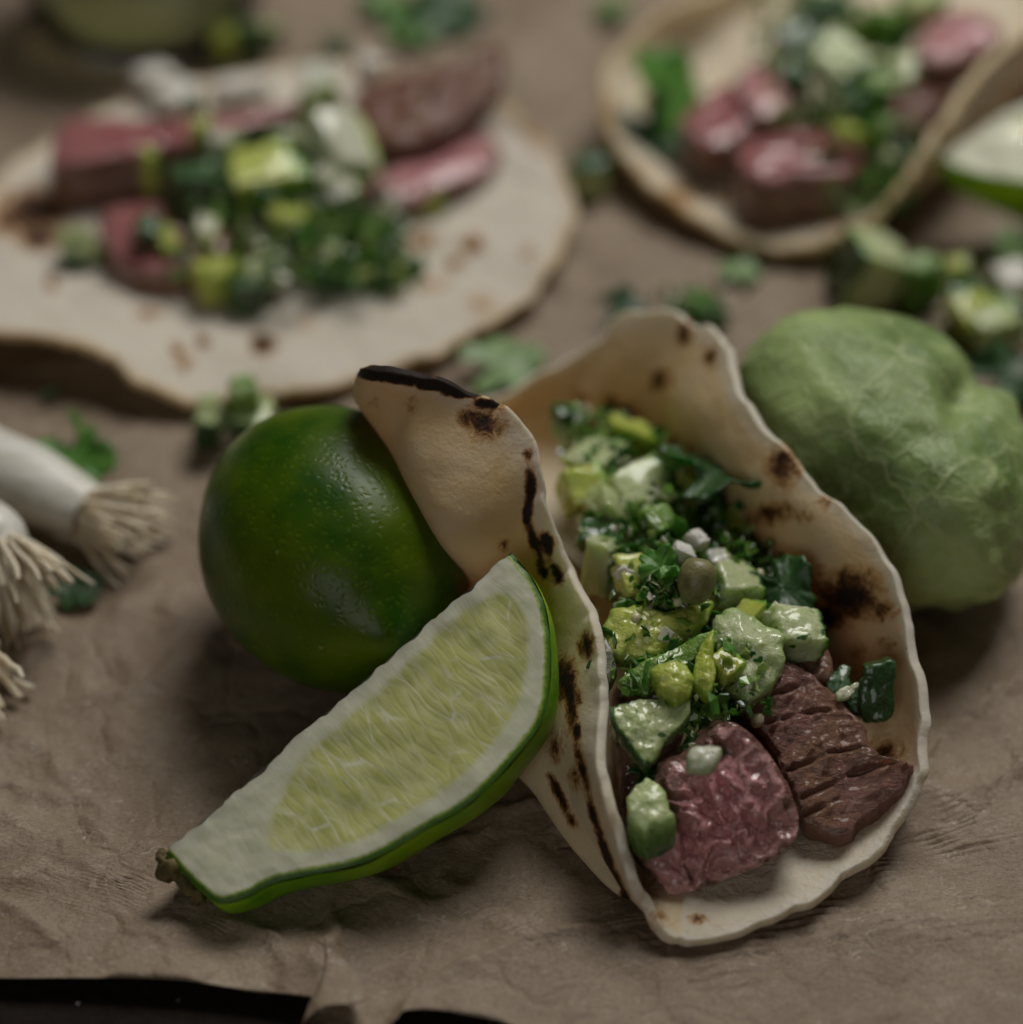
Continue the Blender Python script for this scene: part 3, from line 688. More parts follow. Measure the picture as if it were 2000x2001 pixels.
# back left
steak([(118, 240), (150, 228), (260, 232), (380, 228), (480, 212), (565, 200), (590, 208), (480, 245), (400, 272), (300, 288), (220, 305), (130, 318), (98, 305)], 2.1, (-.12, .1, -1), 1.9, MAT['steak2'], 'long steak slice with a pink top at the left end of the flat tortilla', 11, .05)
steak([(205, 405), (290, 392), (400, 420), (450, 465), (400, 510), (300, 530), (225, 500), (200, 450)], 1.3, (-.1, -.1, -1), 1.1, MAT['steak2'], 'pink and brown steak piece nearest the viewer on the flat tortilla', 12, .2)
steak([(688, 200), (720, 160), (800, 140), (900, 122), (955, 85), (982, 92), (978, 160), (930, 205), (890, 240), (820, 275), (745, 285), (700, 250)], 1.9, (0, .6, -.8), 1.3, MAT['brown'], 'brown seared steak slab standing highest at the back right of the flat tortilla', 13, .1, .004)
steak([(715, 345), (780, 300), (850, 262), (915, 240), (960, 262), (978, 300), (945, 335), (880, 360), (800, 388), (730, 385)], 1.2, (0, .2, -1), .9, MAT['steak'], 'rosy brown steak slice on the right half of the flat tortilla', 14, .15)
steak([(430, 440), (520, 430), (560, 480), (520, 540), (440, 530), (410, 490)], .9, (0, 0, -1), .6, MAT['brown2'], 'dark steak piece under the salsa in the middle of the flat tortilla', 15)
# back right
steak([(1332, 232), (1372, 190), (1425, 158), (1490, 165), (1500, 215), (1455, 262), (1400, 285), (1350, 265)], 1.9, (.1, .2, -1), 1.3, MAT['steak2'], 'deep red steak cube on the left in the cupped tortilla', 16, .1)
steak([(1440, 150), (1480, 118), (1530, 118), (1555, 160), (1535, 210), (1490, 225), (1450, 195)], 2.3, (.1, .2, -1), 1.3, MAT['steak'], 'seared steak cube with a browned top behind the deep red cube', 17, .15)
steak([(1440, 285), (1500, 262), (1570, 248), (1640, 258), (1690, 300), (1660, 335), (1580, 345), (1500, 352), (1455, 330)], 2.0, (-.02, .05, -1), 1.7, MAT['steak2'], 'pink topped steak chunk nearest the lip of the cupped tortilla', 18, .15)
steak([(1800, 60), (1860, 20), (1930, 25), (1960, 60), (1920, 95), (1850, 120), (1800, 110)], 3.4, (0, .2, -1), 1.2, MAT['steak'], 'pale pinkish steak piece at the top right edge of the cupped tortilla', 19, .15)
steak([(1770, 130), (1850, 110), (1880, 150), (1830, 215), (1770, 235), (1740, 190)], 2.6, (0, .2, -1), 1.6, MAT['brown2'], 'dark brown steak piece under the pinkish one along the right wall', 20, .15)

# ------------------------------------------------------------------ salsa pieces
def chunk_mesh(seed, n=10, rnd=.22, wob=.16):
    r = random.Random(seed); cor = {}
    for a in (-1, 1):
        for b in (-1, 1):
            for c in (-1, 1): cor[(a, b, c)] = Vector((r.uniform(-.28, .28), r.uniform(-.28, .28), r.uniform(-.25, .25)))
    idx = {}; V = []; SK = []; F = []
    def vert(i, j, k):
        if (i, j, k) in idx: return idx[(i, j, k)]
        p = Vector((2*i/n-1, 2*j/n-1, 2*k/n-1))
        w_ = Vector((0, 0, 0))
        for (a, b, c), o in cor.items():
            w_ += o*((1+a*p.x)/2)*((1+b*p.y)/2)*((1+c*p.z)/2)
        m = max(abs(p.x), abs(p.y), abs(p.z)); q = p.normalized()*1.18
        v = p.lerp(q, rnd)+w_
        v += Vector((fn(v, 1.1, seed), fn(v, 1.1, seed+1), fn(v, 1.1, seed+2)))*wob
        v += Vector((fn(v, 2.6, seed+5), fn(v, 2.6, seed+6), fn(v, 2.6, seed+7)))*.10
        V.append(v*.5); SK.append(max(0, min(1, (p.x-.72)/.28))); idx[(i, j, k)] = len(V)-1
        return idx[(i, j, k)]
    for i in range(n):
        for j in range(n):
            for k in (0, n):
                q = [vert(i, j, k), vert(i+1, j, k), vert(i+1, j+1, k), vert(i, j+1, k)]; F.append(q if k else q[::-1])
                q = [vert(i, k, j), vert(i+1, k, j), vert(i+1, k, j+1), vert(i, k, j+1)]; F.append(q[::-1] if k else q)
                q = [vert(k, i, j), vert(k, i+1, j), vert(k, i+1, j+1), vert(k, i, j+1)]; F.append(q if k else q[::-1])
    return V, F, SK
CH = {}
def chunk(name, px, py, z, size, rot, m, label, cat, group=None, seed=None, skin=True, rnd=.12):
    seed = seed if seed is not None else int(px*3+py)
    key = (seed % 14, m, skin, rnd)
    if key not in CH:
        V, F, SK = chunk_mesh(seed % 14, 10, rnd)
        me = bpy.data.meshes.new(name); me.from_pydata([v*S for v in V], [], F); me.polygons.foreach_set('use_smooth', [True]*len(F))
        a = me.attributes.new('skin', 'FLOAT', 'POINT'); a.data.foreach_set('value', [s if skin else 0.0 for s in SK]); a = me.attributes.new('edge', 'FLOAT', 'POINT'); a.data.foreach_set('value', [max(0, min(1, .5+v.x)) for v in V]); me.materials.append(MAT[m]); CH[key] = me
    o = bpy.data.objects.new(name, CH[key]); scene.collection.objects.link(o)
    o.location = P(px, py, z)*S; o.scale = size; o.rotation_euler = [radians(a) for a in rot]
    return tag(o, label, cat, group)
def piece(name, px, z, depth, m, label, cat, seed=0, dome=.1, zs=.004, down=(0, .35, -.9), skinfn=None, N=64, R=10, k=.05):
    y0 = max(q[1] for q in px)
    o = slab(name, [P(x, y, z+(y0-y)*zs) for x, y in px], down, depth, MAT[m], N*2, R+6, 4, .09, dome, lambda p, t: k*fn(p, 1.5, seed)+(.015 if m == 'dark' else .06)*fn(p, 3.2, seed+1), seed=seed, sharp=.6, jag=.10)
    me = o.data; a = me.attributes.new('skin', 'FLOAT', 'POINT')
    E = me.attributes['edge'].data; D = me.attributes['side'].data; vals = []
    for i, v in enumerate(me.vertices):
        q = proj(Vector(v.co)/S+Vector(o.location)/S)
        vals.append(skinfn(q[0], q[1], E[i].value, D[i].value) if skinfn else 0.0)
    a.data.foreach_set('value', vals)
    return tag(o, label, cat)
side_skin = lambda x, y, e, s: 1.0 if s > .01 else sm(.9, 1.0, e)*.8
# front taco, pieces that can be picked out
piece('cucumber_wedge', [(1190, 1378), (1240, 1368), (1300, 1362), (1345, 1366), (1340, 1400), (1310, 1440), (1285, 1480), (1262, 1500), (1235, 1478), (1208, 1430)], 2.5, .5, 'pale',
      'pale cucumber wedge with dark green peel along its lower left edge', 'cucumber piece', 1, skinfn=lambda x, y, e, s: sm(.80, 1.0, e)*(1 if (x-1190)*.866-(y-1375)*.5 < 14 else 0) if s < .01 else float((x-1190)*.866-(y-1375)*.5 < 30), R=16)
piece('cucumber_cube', [(1225, 1555), (1262, 1520), (1290, 1532), (1318, 1590), (1290, 1612), (1262, 1622), (1228, 1590)], 2.1, .75, 'pale',
      'cucumber cube with bright green sides resting on the pink steak face', 'cucumber piece', 2, .05, .003, (.05, -.3, -1), lambda x, y, e, s: .45+.2*sm(.2, .8, s) if s > .01 else 0)
piece('pepper_piece', [(1362, 1376), (1400, 1350), (1428, 1368), (1426, 1400), (1420, 1432), (1385, 1420), (1360, 1398)], 2.3, .5, 'green',
      'bright green pepper piece just above the pink steak face', 'pepper piece', 3, .1)
piece('cucumber_strip', [(1175, 1230), (1195, 1190), (1240, 1182), (1300, 1195), (1350, 1180), (1392, 1172), (1385, 1210), (1340, 1250), (1280, 1285), (1215, 1290), (1180, 1265)], 2.9, .55, 'lime',
      'long translucent yellow green tomatillo slice below the seed', 'tomatillo piece', 4, .14)
piece('pepper_strip', [(1208, 1330), (1250, 1295), (1310, 1270), (1370, 1238), (1400, 1232), (1398, 1262), (1350, 1290), (1310, 1320), (1270, 1350), (1230, 1345)], 3.0, .35, 'green',
      'narrow bright green pepper strip crossing the front taco', 'pepper piece', 5, .05)
piece('tomatillo_piece', [(1270, 1310), (1310, 1288), (1345, 1300), (1362, 1330), (1350, 1362), (1318, 1372), (1282, 1352)], 3.2, .5, 'lime',
      'rounded yellowish tomatillo piece on the end of the bright green strip', 'tomatillo piece', 6, .22)
piece('tomatillo_piece', [(1362, 1270), (1395, 1228), (1398, 1290), (1400, 1330), (1385, 1358), (1355, 1335)], 3.2, .5, 'lime',
      'pointed yellow green tomatillo piece with a golden seed in the front taco', 'tomatillo piece', 7, .12)
piece('cucumber_piece', [(1400, 1200), (1440, 1185), (1490, 1215), (1540, 1240), (1530, 1290), (1510, 1340), (1465, 1372), (1430, 1350), (1405, 1320), (1396, 1260)], 2.7, .7, 'pale',
      'largest pale cucumber chunk in the middle of the front taco', 'cucumber piece', 8, .2, k=.14)
piece('onion_piece', [(1340, 1480), (1352, 1462), (1400, 1462), (1402, 1480), (1385, 1500), (1350, 1503)], 2.9, .25, 'white',
      'translucent white onion bit at the top of the pink steak face', 'onion piece', 9, .08)
piece('cucumber_piece', [(1172, 1235), (1185, 1232), (1205, 1280), (1208, 1310), (1190, 1340), (1170, 1330)], 2.6, .6, 'white',
      'white cucumber cube half hidden behind the charred left wall', 'cucumber piece', 10, .2)
chunk('pepper_cube', 1552, 1250, 2.6, (1.05, .8, 1.0), (10, 25, 10), 'pale', 'cucumber cube with glossy dark green peel right of the largest pale chunk', 'cucumber piece', seed=3)
piece('pepper_slab', [(1690, 1302), (1720, 1293), (1750, 1298), (1748, 1360), (1742, 1402), (1725, 1414), (1690, 1410), (1684, 1350)], 1.6, .5, 'dark',
      'upright dark green pepper slab against the right wall of the front taco', 'pepper piece', 11, .05, .009, (0, .8, -.5))
piece('pepper_piece', [(1612, 1338), (1645, 1300), (1662, 1305), (1662, 1340), (1640, 1368), (1625, 1358)], 1.9, .4, 'dark',
      'small dark green pepper triangle left of the upright slab', 'pepper piece', 12, .05)
piece('pepper_piece', [(1648, 1360), (1672, 1330), (1685, 1345), (1684, 1395), (1668, 1388)], 1.6, .4, 'dark',
      'narrow dark green pepper sliver between the triangle and the upright slab', 'pepper piece', 13, .05)
piece('onion_piece', [(1636, 1352), (1655, 1338), (1680, 1330), (1684, 1340), (1660, 1358), (1642, 1364)], 2.25, .12, 'white', 'thin translucent onion strip lying on the dark pepper triangle', 'onion piece', 14, .03)
blob('roasted_seed', P(1362, 1133, 4.0), (.15, .55, .82), (.50, .38, .38), lambda th, ph: 1-.18*exp(-(th/.5)**2), MAT['caper'], 'olive brown seed on top of the salsa in the front taco', 'seed', 32, 20)
for x, y, z, r, l in [(1481, 1408, 2.15, .13, 'round cream seed on the brown slab beside the pink face'), (1484, 1123, 2.9, .10, 'round pale seed on the brown strip behind the olive seed'),
                      (1205, 1437, 2.0, .12, 'flat oval seed below the cucumber wedge at the left wall'), (1326, 1174, 3.6, .10, 'small white seed under the minced herbs'), (1243, 1208, 3.5, .09, 'white seed on the translucent tomatillo slice')]:
    blob('seed', P(x, y, z), (.3, .5, .4), (r*1.25, r, r), lambda th, ph: 1, MAT['seed'], l, 'seed', 16, 10, group='loose seeds')
for i, (x, y, z, s_, l) in enumerate([(1333, 1082, 3.7, .42, 'white cheese crumb left of the olive seed'), (1365, 1056, 3.6, .36, 'white cheese crumb above the olive seed'), (1222, 1122, 3.4, .4, 'beige onion crumb at the left of the minced herb heap')]):
    chunk('cheese_crumb', x, y, z, (s_, s_, s_*.8), (20*i, 30, 50*i), 'crumb', l, 'cheese crumb', seed=i+2, rnd=.4)
# deeper, blurrier pieces of the same taco
for i, (x, y, z, s_, rot, m, nm, l) in enumerate([
    (1165, 905, 2.6, (1.3, .8, .7), (0, 10, 60), 'pale', 'cucumber_piece', 'pale cucumber piece high at the back of the front taco'),
    (1250, 960, 2.9, (1.3, 1.0, .7), (20, 0, 30), 'pale', 'cucumber_piece', 'broad pale cucumber slice behind the minced herbs'),
    (1285, 1035, 3.0, (.8, .7, .9), (0, 20, -60), 'green', 'pepper_piece', 'bright green pepper bit just behind the minced herbs'),
    (1225, 855, 2.5, (1.1, .7, .7), (0, 30, 10), 'lime', 'tomatillo_piece', 'yellow green tomatillo piece at the rear end of the front taco'),
    (1120, 825, 2.4, (.7, .6, .6), (30, 0, 45), 'green', 'pepper_piece', 'rearmost green pepper bit below the tortilla fold'),
    (1100, 810, 2.7, (.4, .4, .4), (0, 0, 30), 'dark', 'pepper_piece', 'tiny dark pepper bit at the rear end of the front taco'),
    (1345, 985, 2.3, (.5, .6, 1.5), (15, 0, -20), 'lime', 'tomatillo_piece', 'upright shaded tomatillo stick deep in the front taco'),
    (1395, 1000, 2.2, (.5, .6, 1.4), (10, 5, -70), 'pale', 'cucumber_piece', 'shaded pale cucumber stick against the right wall'),
    (1440, 1040, 2.0, (.6, .6, 1.2), (10, -15, 20), 'lime', 'tomatillo_piece', 'shaded tomatillo stick beside the pale cucumber stick'),
    (1475, 1075, 1.9, (.9, .8, .8), (20, 0, 80), 'dark', 'pepper_piece', 'dark green pepper chunk in the shade of the right wall'),
    (1530, 1130, 2.0, (1.0, .7, .6), (0, 20, 40), 'dark', 'pepper_piece', 'dark green pepper piece nearest the big char mark'),
    (1135, 965, 2.7, (.9, .8, .8), (30, 10, 30), 'lime', 'tomatillo_piece', 'yellowish tomatillo chunk just inside the left rim'),
    (1190, 1000, 2.9, (.9, .6, .7), (10, 40, 0), 'pale', 'cucumber_piece', 'pale cucumber chunk with dark peel inside the left rim'),
    (1170, 1110, 2.7, (.6, .6, 1.1), (0, 20, 70), 'pale', 'cucumber_piece', 'shaded cucumber piece pressed to the left rim'),
    (1255, 1135, 3.2, (.9, .8, .6), (20, 10, 20), 'lime', 'tomatillo_piece', 'tomatillo chunk under the left end of the minced herbs'),
    (1430, 1150, 2.9, (.9, .8, .8), (0, 20, 20), 'pale', 'cucumber_piece', 'pale cucumber chunk right of the olive seed'),
    (1405, 1100, 2.9, (.5, .5, .5), (0, 0, 20), 'white', 'onion_piece', 'pale onion bit tucked behind the olive seed'),
    (1465, 1200, 3.1, (.7, .5, .3), (0, 10, 60), 'lime', 'tomatillo_piece', 'thin golden tomatillo sliver above the largest pale chunk'),
    (1420, 1300, 3.2, (.55, .6, .4), (10, 10, 40), 'lime', 'tomatillo_piece', 'small seedy tomatillo bit on the left of the largest pale chunk'),
    (1170, 1050, 2.8, (.8, .6, .5), (0, 0, 0), 'dark', 'pepper_piece', 'dark green pepper sliver along the left rim'),
    (1375, 1420, 2.2, (.5, .5, .4), (0, 0, 30), 'green', 'pepper_piece', 'small wet green bit between the bright pepper and the onion bit'),
    (1340, 1400, 2.1, (.5, .6, .5), (10, 0, 60), 'white', 'onion_piece', 'pale onion cube left of the bright pepper piece'),
    ]):
    chunk(nm, x, y, z, s_, rot, m, l, nm.split('_')[0]+' piece', seed=i*5+1)
rr = random.Random(5)
fill_lab = {'pale': ('cucumber_piece', 'small pale cucumber dice packed among the larger pieces of the front taco'), 'lime': ('tomatillo_piece', 'small yellow green tomatillo dice packed among the larger pieces of the front taco'), 'dark': ('pepper_piece', 'small dark green pepper dice packed among the larger pieces of the front taco'), 'green': ('pepper_piece', 'small bright green pepper dice packed among the larger pieces of the front taco')}
for k in range(48):
    t = rr.random(); x = 1150+190*t+rr.uniform(-45, 120*t+60); y = 860+440*t+rr.uniform(-60, 60); m = rr.choice(['pale', 'lime', 'dark', 'green', 'dark'])
    s_ = rr.uniform(.4, .75)
    chunk(fill_lab[m][0], x, y, rr.uniform(1.2, 2.3), (s_, s_*.9, s_*.8), [rr.uniform(0, 360) for _ in range(3)], m, fill_lab[m][1], fill_lab[m][0].replace('_', ' '), 'small dice in the front taco: '+m.replace('lime', 'tomatillo').replace('dark', 'dark pepper').replace('green', 'green pepper').replace('pale', 'cucumber'), seed=k, rnd=.3)

# herbs: lobed leaves
def leaf(px, py, z, size, rz, label, m='leaf', tilt=(0, 0), lobes=5, curl=.25, seed=0, name='herb_leaf', cat='herb leaf', group=None, fold=.0):
    N = 90; R = 8; V = []; E = []; VN = []
    M = Euler((radians(tilt[0]), radians(tilt[1]), radians(rz))).to_matrix(); C = P(px, py, z)
    for r in range(R+1):
        t = r/R
        for i in range(N):
            th = 2*pi*i/N
            k = .62+.30*abs(cos(th*lobes/2))**.7+.07*abs(sin(th*lobes*2.5))+.10*fn(Vector((cos(th)*2, sin(th)*2, seed)), 1, seed)
            if abs((th+pi) % (2*pi)-pi) > 2.75: k *= .45
            rad = size*k*t
            h = curl*size*(t*t)*(.5*sin(3*th+seed)+.5*fn(Vector((cos(th)*t, sin(th)*t, 0)), 1.5, seed+1))+fold*size*t*abs(sin(th))
            V.append(C+M@Vector((rad*cos(th), rad*sin(th), h))); E.append(t)
            VN.append((1 if abs(cos(th*lobes/2)) > .97 else 0)*(1-t*.5))
    o = mesh(name, V, grid_faces(R+1, N), MAT[m], loc=C, attrs={'edge': E, 'vein': VN})
    md = o.modifiers.new('thick', 'SOLIDIFY'); md.thickness = .03*S
    return tag(o, label, cat, group)
leaf(980, 712, .35, 1.15, 20, 'large pale green herb leaf on the paper behind the charred fold', 'leafpale', (5, 0), 5, .2, 1)
leaf(1445, 530, .15, .62, 70, 'pale green herb leaf on the paper below the cupped tortilla', 'leafpale', seed=2)
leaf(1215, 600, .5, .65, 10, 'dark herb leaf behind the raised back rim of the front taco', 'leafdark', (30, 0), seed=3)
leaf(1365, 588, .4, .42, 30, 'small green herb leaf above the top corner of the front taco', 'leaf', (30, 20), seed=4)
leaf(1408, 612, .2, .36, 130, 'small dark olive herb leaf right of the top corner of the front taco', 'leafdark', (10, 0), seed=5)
leaf(145, 905, .45, 1.05, 0, 'green herb leaf lying behind the onion roots at the left', 'leaf', (15, -10), 5, .35, 6)
leaf(150, 830, .8, .5, 90, 'narrow pointed herb leaf standing behind the onion stalk', 'leaf', (60, 30), 3, .2, 7)
leaf(55, 880, .45, .7, 160, 'herb leaf at the left edge above the onion stalk', 'leaf', (10, 10), 5, .3, 8)
leaf(150, 1150, .3, .62, -40, 'dark green herb leaf between the two onion root tufts', 'leafdark', (10, 10), 5, .2, 9)
leaf(870, 15, .4, 1.5, 10, 'large dark herb sprig at the top edge of the photo', 'leafdark', (10, 0), 5, .4, 10)
leaf(750, 5, .4, .9, 60, 'herb leaf left of the large dark sprig at the top edge', 'leaf', (10, 0), 5, .4, 11)
leaf(805, 65, .3, .75, 100, 'light green herb leaf below the large dark sprig', 'leaf', (0, 0), 5, .3, 12)
leaf(655, 85, .3, .55, 40, 'small faded herb leaf left of the light green leaf', 'leafdark', (0, 0), 5, .2, 13)
leaf(1195, 15, .4, .6, 40, 'green herb leaf at the top edge left of the cupped tortilla', 'leaf', (0, 0), 5, .2, 14)
leaf(1975, 735, .5, 1.1, 30, 'dark green herb leaf at the right edge behind the husk', 'leafdark', (20, 0), 5, .4, 15)
leaf(1903, 768, 2.6, .75, 75, 'narrow curled green leaf tip rising behind the papery husk', 'leaf', (65, 60), 2, .25, 16)
leaf(98, 768, .15, .22, 0, 'tiny green leaf scrap on the paper above the left leaves', 'leafdark', seed=17)
leaf(1978, 490, .9, .7, 0, 'light green leaf scrap at the right edge under the lime wedge', 'leafpale', (40, 0), 4, .2, 18)
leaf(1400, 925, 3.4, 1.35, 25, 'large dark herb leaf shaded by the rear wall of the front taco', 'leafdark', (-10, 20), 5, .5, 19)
leaf(1290, 1110, 3.75, .5, 60, 'bright herb leaf on the minced heap in the front taco', 'leaf', (20, -20), 5, .5, 20)
leaf(1322, 1128, 3.8, .38, 150, 'curled herb leaf touching the olive seed', 'leaf', (40, 10), 5, .6, 21)
leaf(1530, 1150, 2.9, .8, -50, 'dark pointed herb leaf lying below the shaded sticks', 'leafdark', (20, 20), 3, .4, 22)
leaf(1262, 1512, 2.0, .38, 20, 'herb leaf coloured dark for the shade between cucumber wedge and cube', 'leafdark', (20, 0), 4, .4, 23)  # dark leaf colour stands for the shadow in this gap
leaf(1425, 1268, 3.65, .22, 100, 'tiny pointed green herb flake on the largest pale chunk', 'leaf', (40, 0), 2, .2, 24)
leaf(1310, 170, 2.0, 1.5, 60, 'olive green triangular leaf standing in the cupped tortilla', 'leaf', (50, 0), 3, .2, 25)
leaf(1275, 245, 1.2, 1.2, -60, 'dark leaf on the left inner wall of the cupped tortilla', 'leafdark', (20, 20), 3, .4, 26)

def bits(name, regions, n, label, seed=0, rng=(.05, .16)):
    """minced herb and onion crumbs, one heap"""
    r = random.Random(seed); V = []; F = []; SK = []
    for _ in range(n):
        cx, cy, z, sx, sy, sz = r.choice(regions)
        x = cx+sx*max(-1.7, min(1.7, r.gauss(0, 1))); y = cy+sy*max(-1.7, min(1.7, r.gauss(0, 1)))
        c = P(x, y, z+r.uniform(-sz, sz)); s_ = r.uniform(*rng)
        M = Euler((r.uniform(0, 6), r.uniform(0, 6), r.uniform(0, 6))).to_matrix(); off = len(V)
        pts = [(-1, -.5, 0), (.2, -.8, .15), (1.1, -.1, -.1), (.4, .7, .1), (-.7, .6, -.15)]
        for dz in (0, .22):
            for q in pts: V.append(c+M@(Vector((q[0]*r.uniform(.7, 1.2), q[1]*r.uniform(.7, 1.2), q[2]+dz))*s_))
        F += [tuple(off+5+i for i in range(5)), tuple(off+4-i for i in range(5))]
        F += [(off+i, off+(i+1) % 5, off+5+(i+1) % 5, off+5+i) for i in range(5)]
        SK += [r.choice([0, 0, 1])]*10
    return V, F, SK
def mat_bits():
    b = NB('minced_herb'); k = b.n.new('ShaderNodeNewGeometry'); r = k.outputs['Random Per Island']
    col = b.ramp(r, [(0, (.02, .09, .012)), (.35, (.06, .19, .02)), (.6, (.14, .28, .04)), (.78, (.36, .45, .14)), (.9, (.62, .62, .46))], 'CONSTANT')
    b.set(Base_Color=col, Roughness=.3, Coat_Weight=.3); b.sss(.2, (.5, 1, .3), .15); return b.m
MB = mat_bits()
def heap(name, regions, n, label, seed, rng=(.05, .16)):
    V, F, SK = bits(name, regions, n, label, seed, rng)
    o = mesh(name, V, F, MB, smooth=False, loc=P(regions[0][0], regions[0][1], 0)); tag(o, label, 'minced herbs', None, 'stuff')
heap('minced_herbs', [(1290, 1110, 3.4, 34, 28, .25), (1310, 1160, 3.3, 40, 14, .2), (1250, 1080, 3.0, 34, 30, .3), (1220, 940, 2.8, 50, 60, .4), (1160, 850, 2.6, 36, 30, .3), (1420, 1090, 2.6, 50, 60, .4), (1310, 1130, 3.5, 30, 26, .2), (1260, 1010, 3.0, 50, 30, .3), (1480, 1140, 2.4, 40, 40, .2),
     (1390, 1450, 2.4, 22, 14, .15), (1300, 1250, 3.0, 60, 60, .2), (1400, 1340, 2.8, 60, 30, .2), (1370, 960, 2.6, 60, 50, .3)], 1500, 'finely minced green herbs and onion strewn through the front taco', 3)
heap('minced_salsa', [(1260, 1090, 3.2, 44, 36, .25), (1290, 1250, 3.2, 80, 50, .12), (1420, 1290, 3.1, 50, 50, .1), (1220, 960, 2.9, 50, 60, .3), (1400, 1120, 3.0, 40, 40, .2), (1370, 1400, 2.3, 40, 30, .1)], 260, 'finely chopped wet onion and tomatillo bits between the larger pieces of the front taco', 13, (.10, .24))
heap('minced_salsa', [(560, 400, 1.7, 110, 60, .3), (640, 470, 1.2, 80, 40, .3), (470, 330, 1.9, 60, 40, .3), (1660, 160, 2.6, 80, 80, .3)], 260, 'chopped wet salsa bits scattered over both back tortillas', 14, (.14, .34))
heap('minced_herbs', [(610, 440, 1.2, 90, 60, .4), (700, 500, .8, 60, 30, .3), (480, 420, 1.4, 90, 70, .4), (560, 330, 1.6, 60, 50, .4), (770, 540, .45, 30, 20, .1)], 700, 'minced green herbs heaped over the flat tortilla', 4, (.08, .24))
heap('minced_herbs', [(1660, 120, 2.4, 90, 70, .5), (1700, 300, 1.6, 50, 60, .4), (1580, 60, 2.4, 60, 50, .4)], 600, 'minced green herbs heaped in the cupped tortilla', 5, (.08, .24))
heap('herb_scraps', [(1930, 590, .35, 50, 50, .2), (1350, 600, .2, 40, 20, .1), (470, 820, .25, 40, 20, .1)], 160, 'loose herb and onion scraps lying on the parchment', 6, (.06, .2))

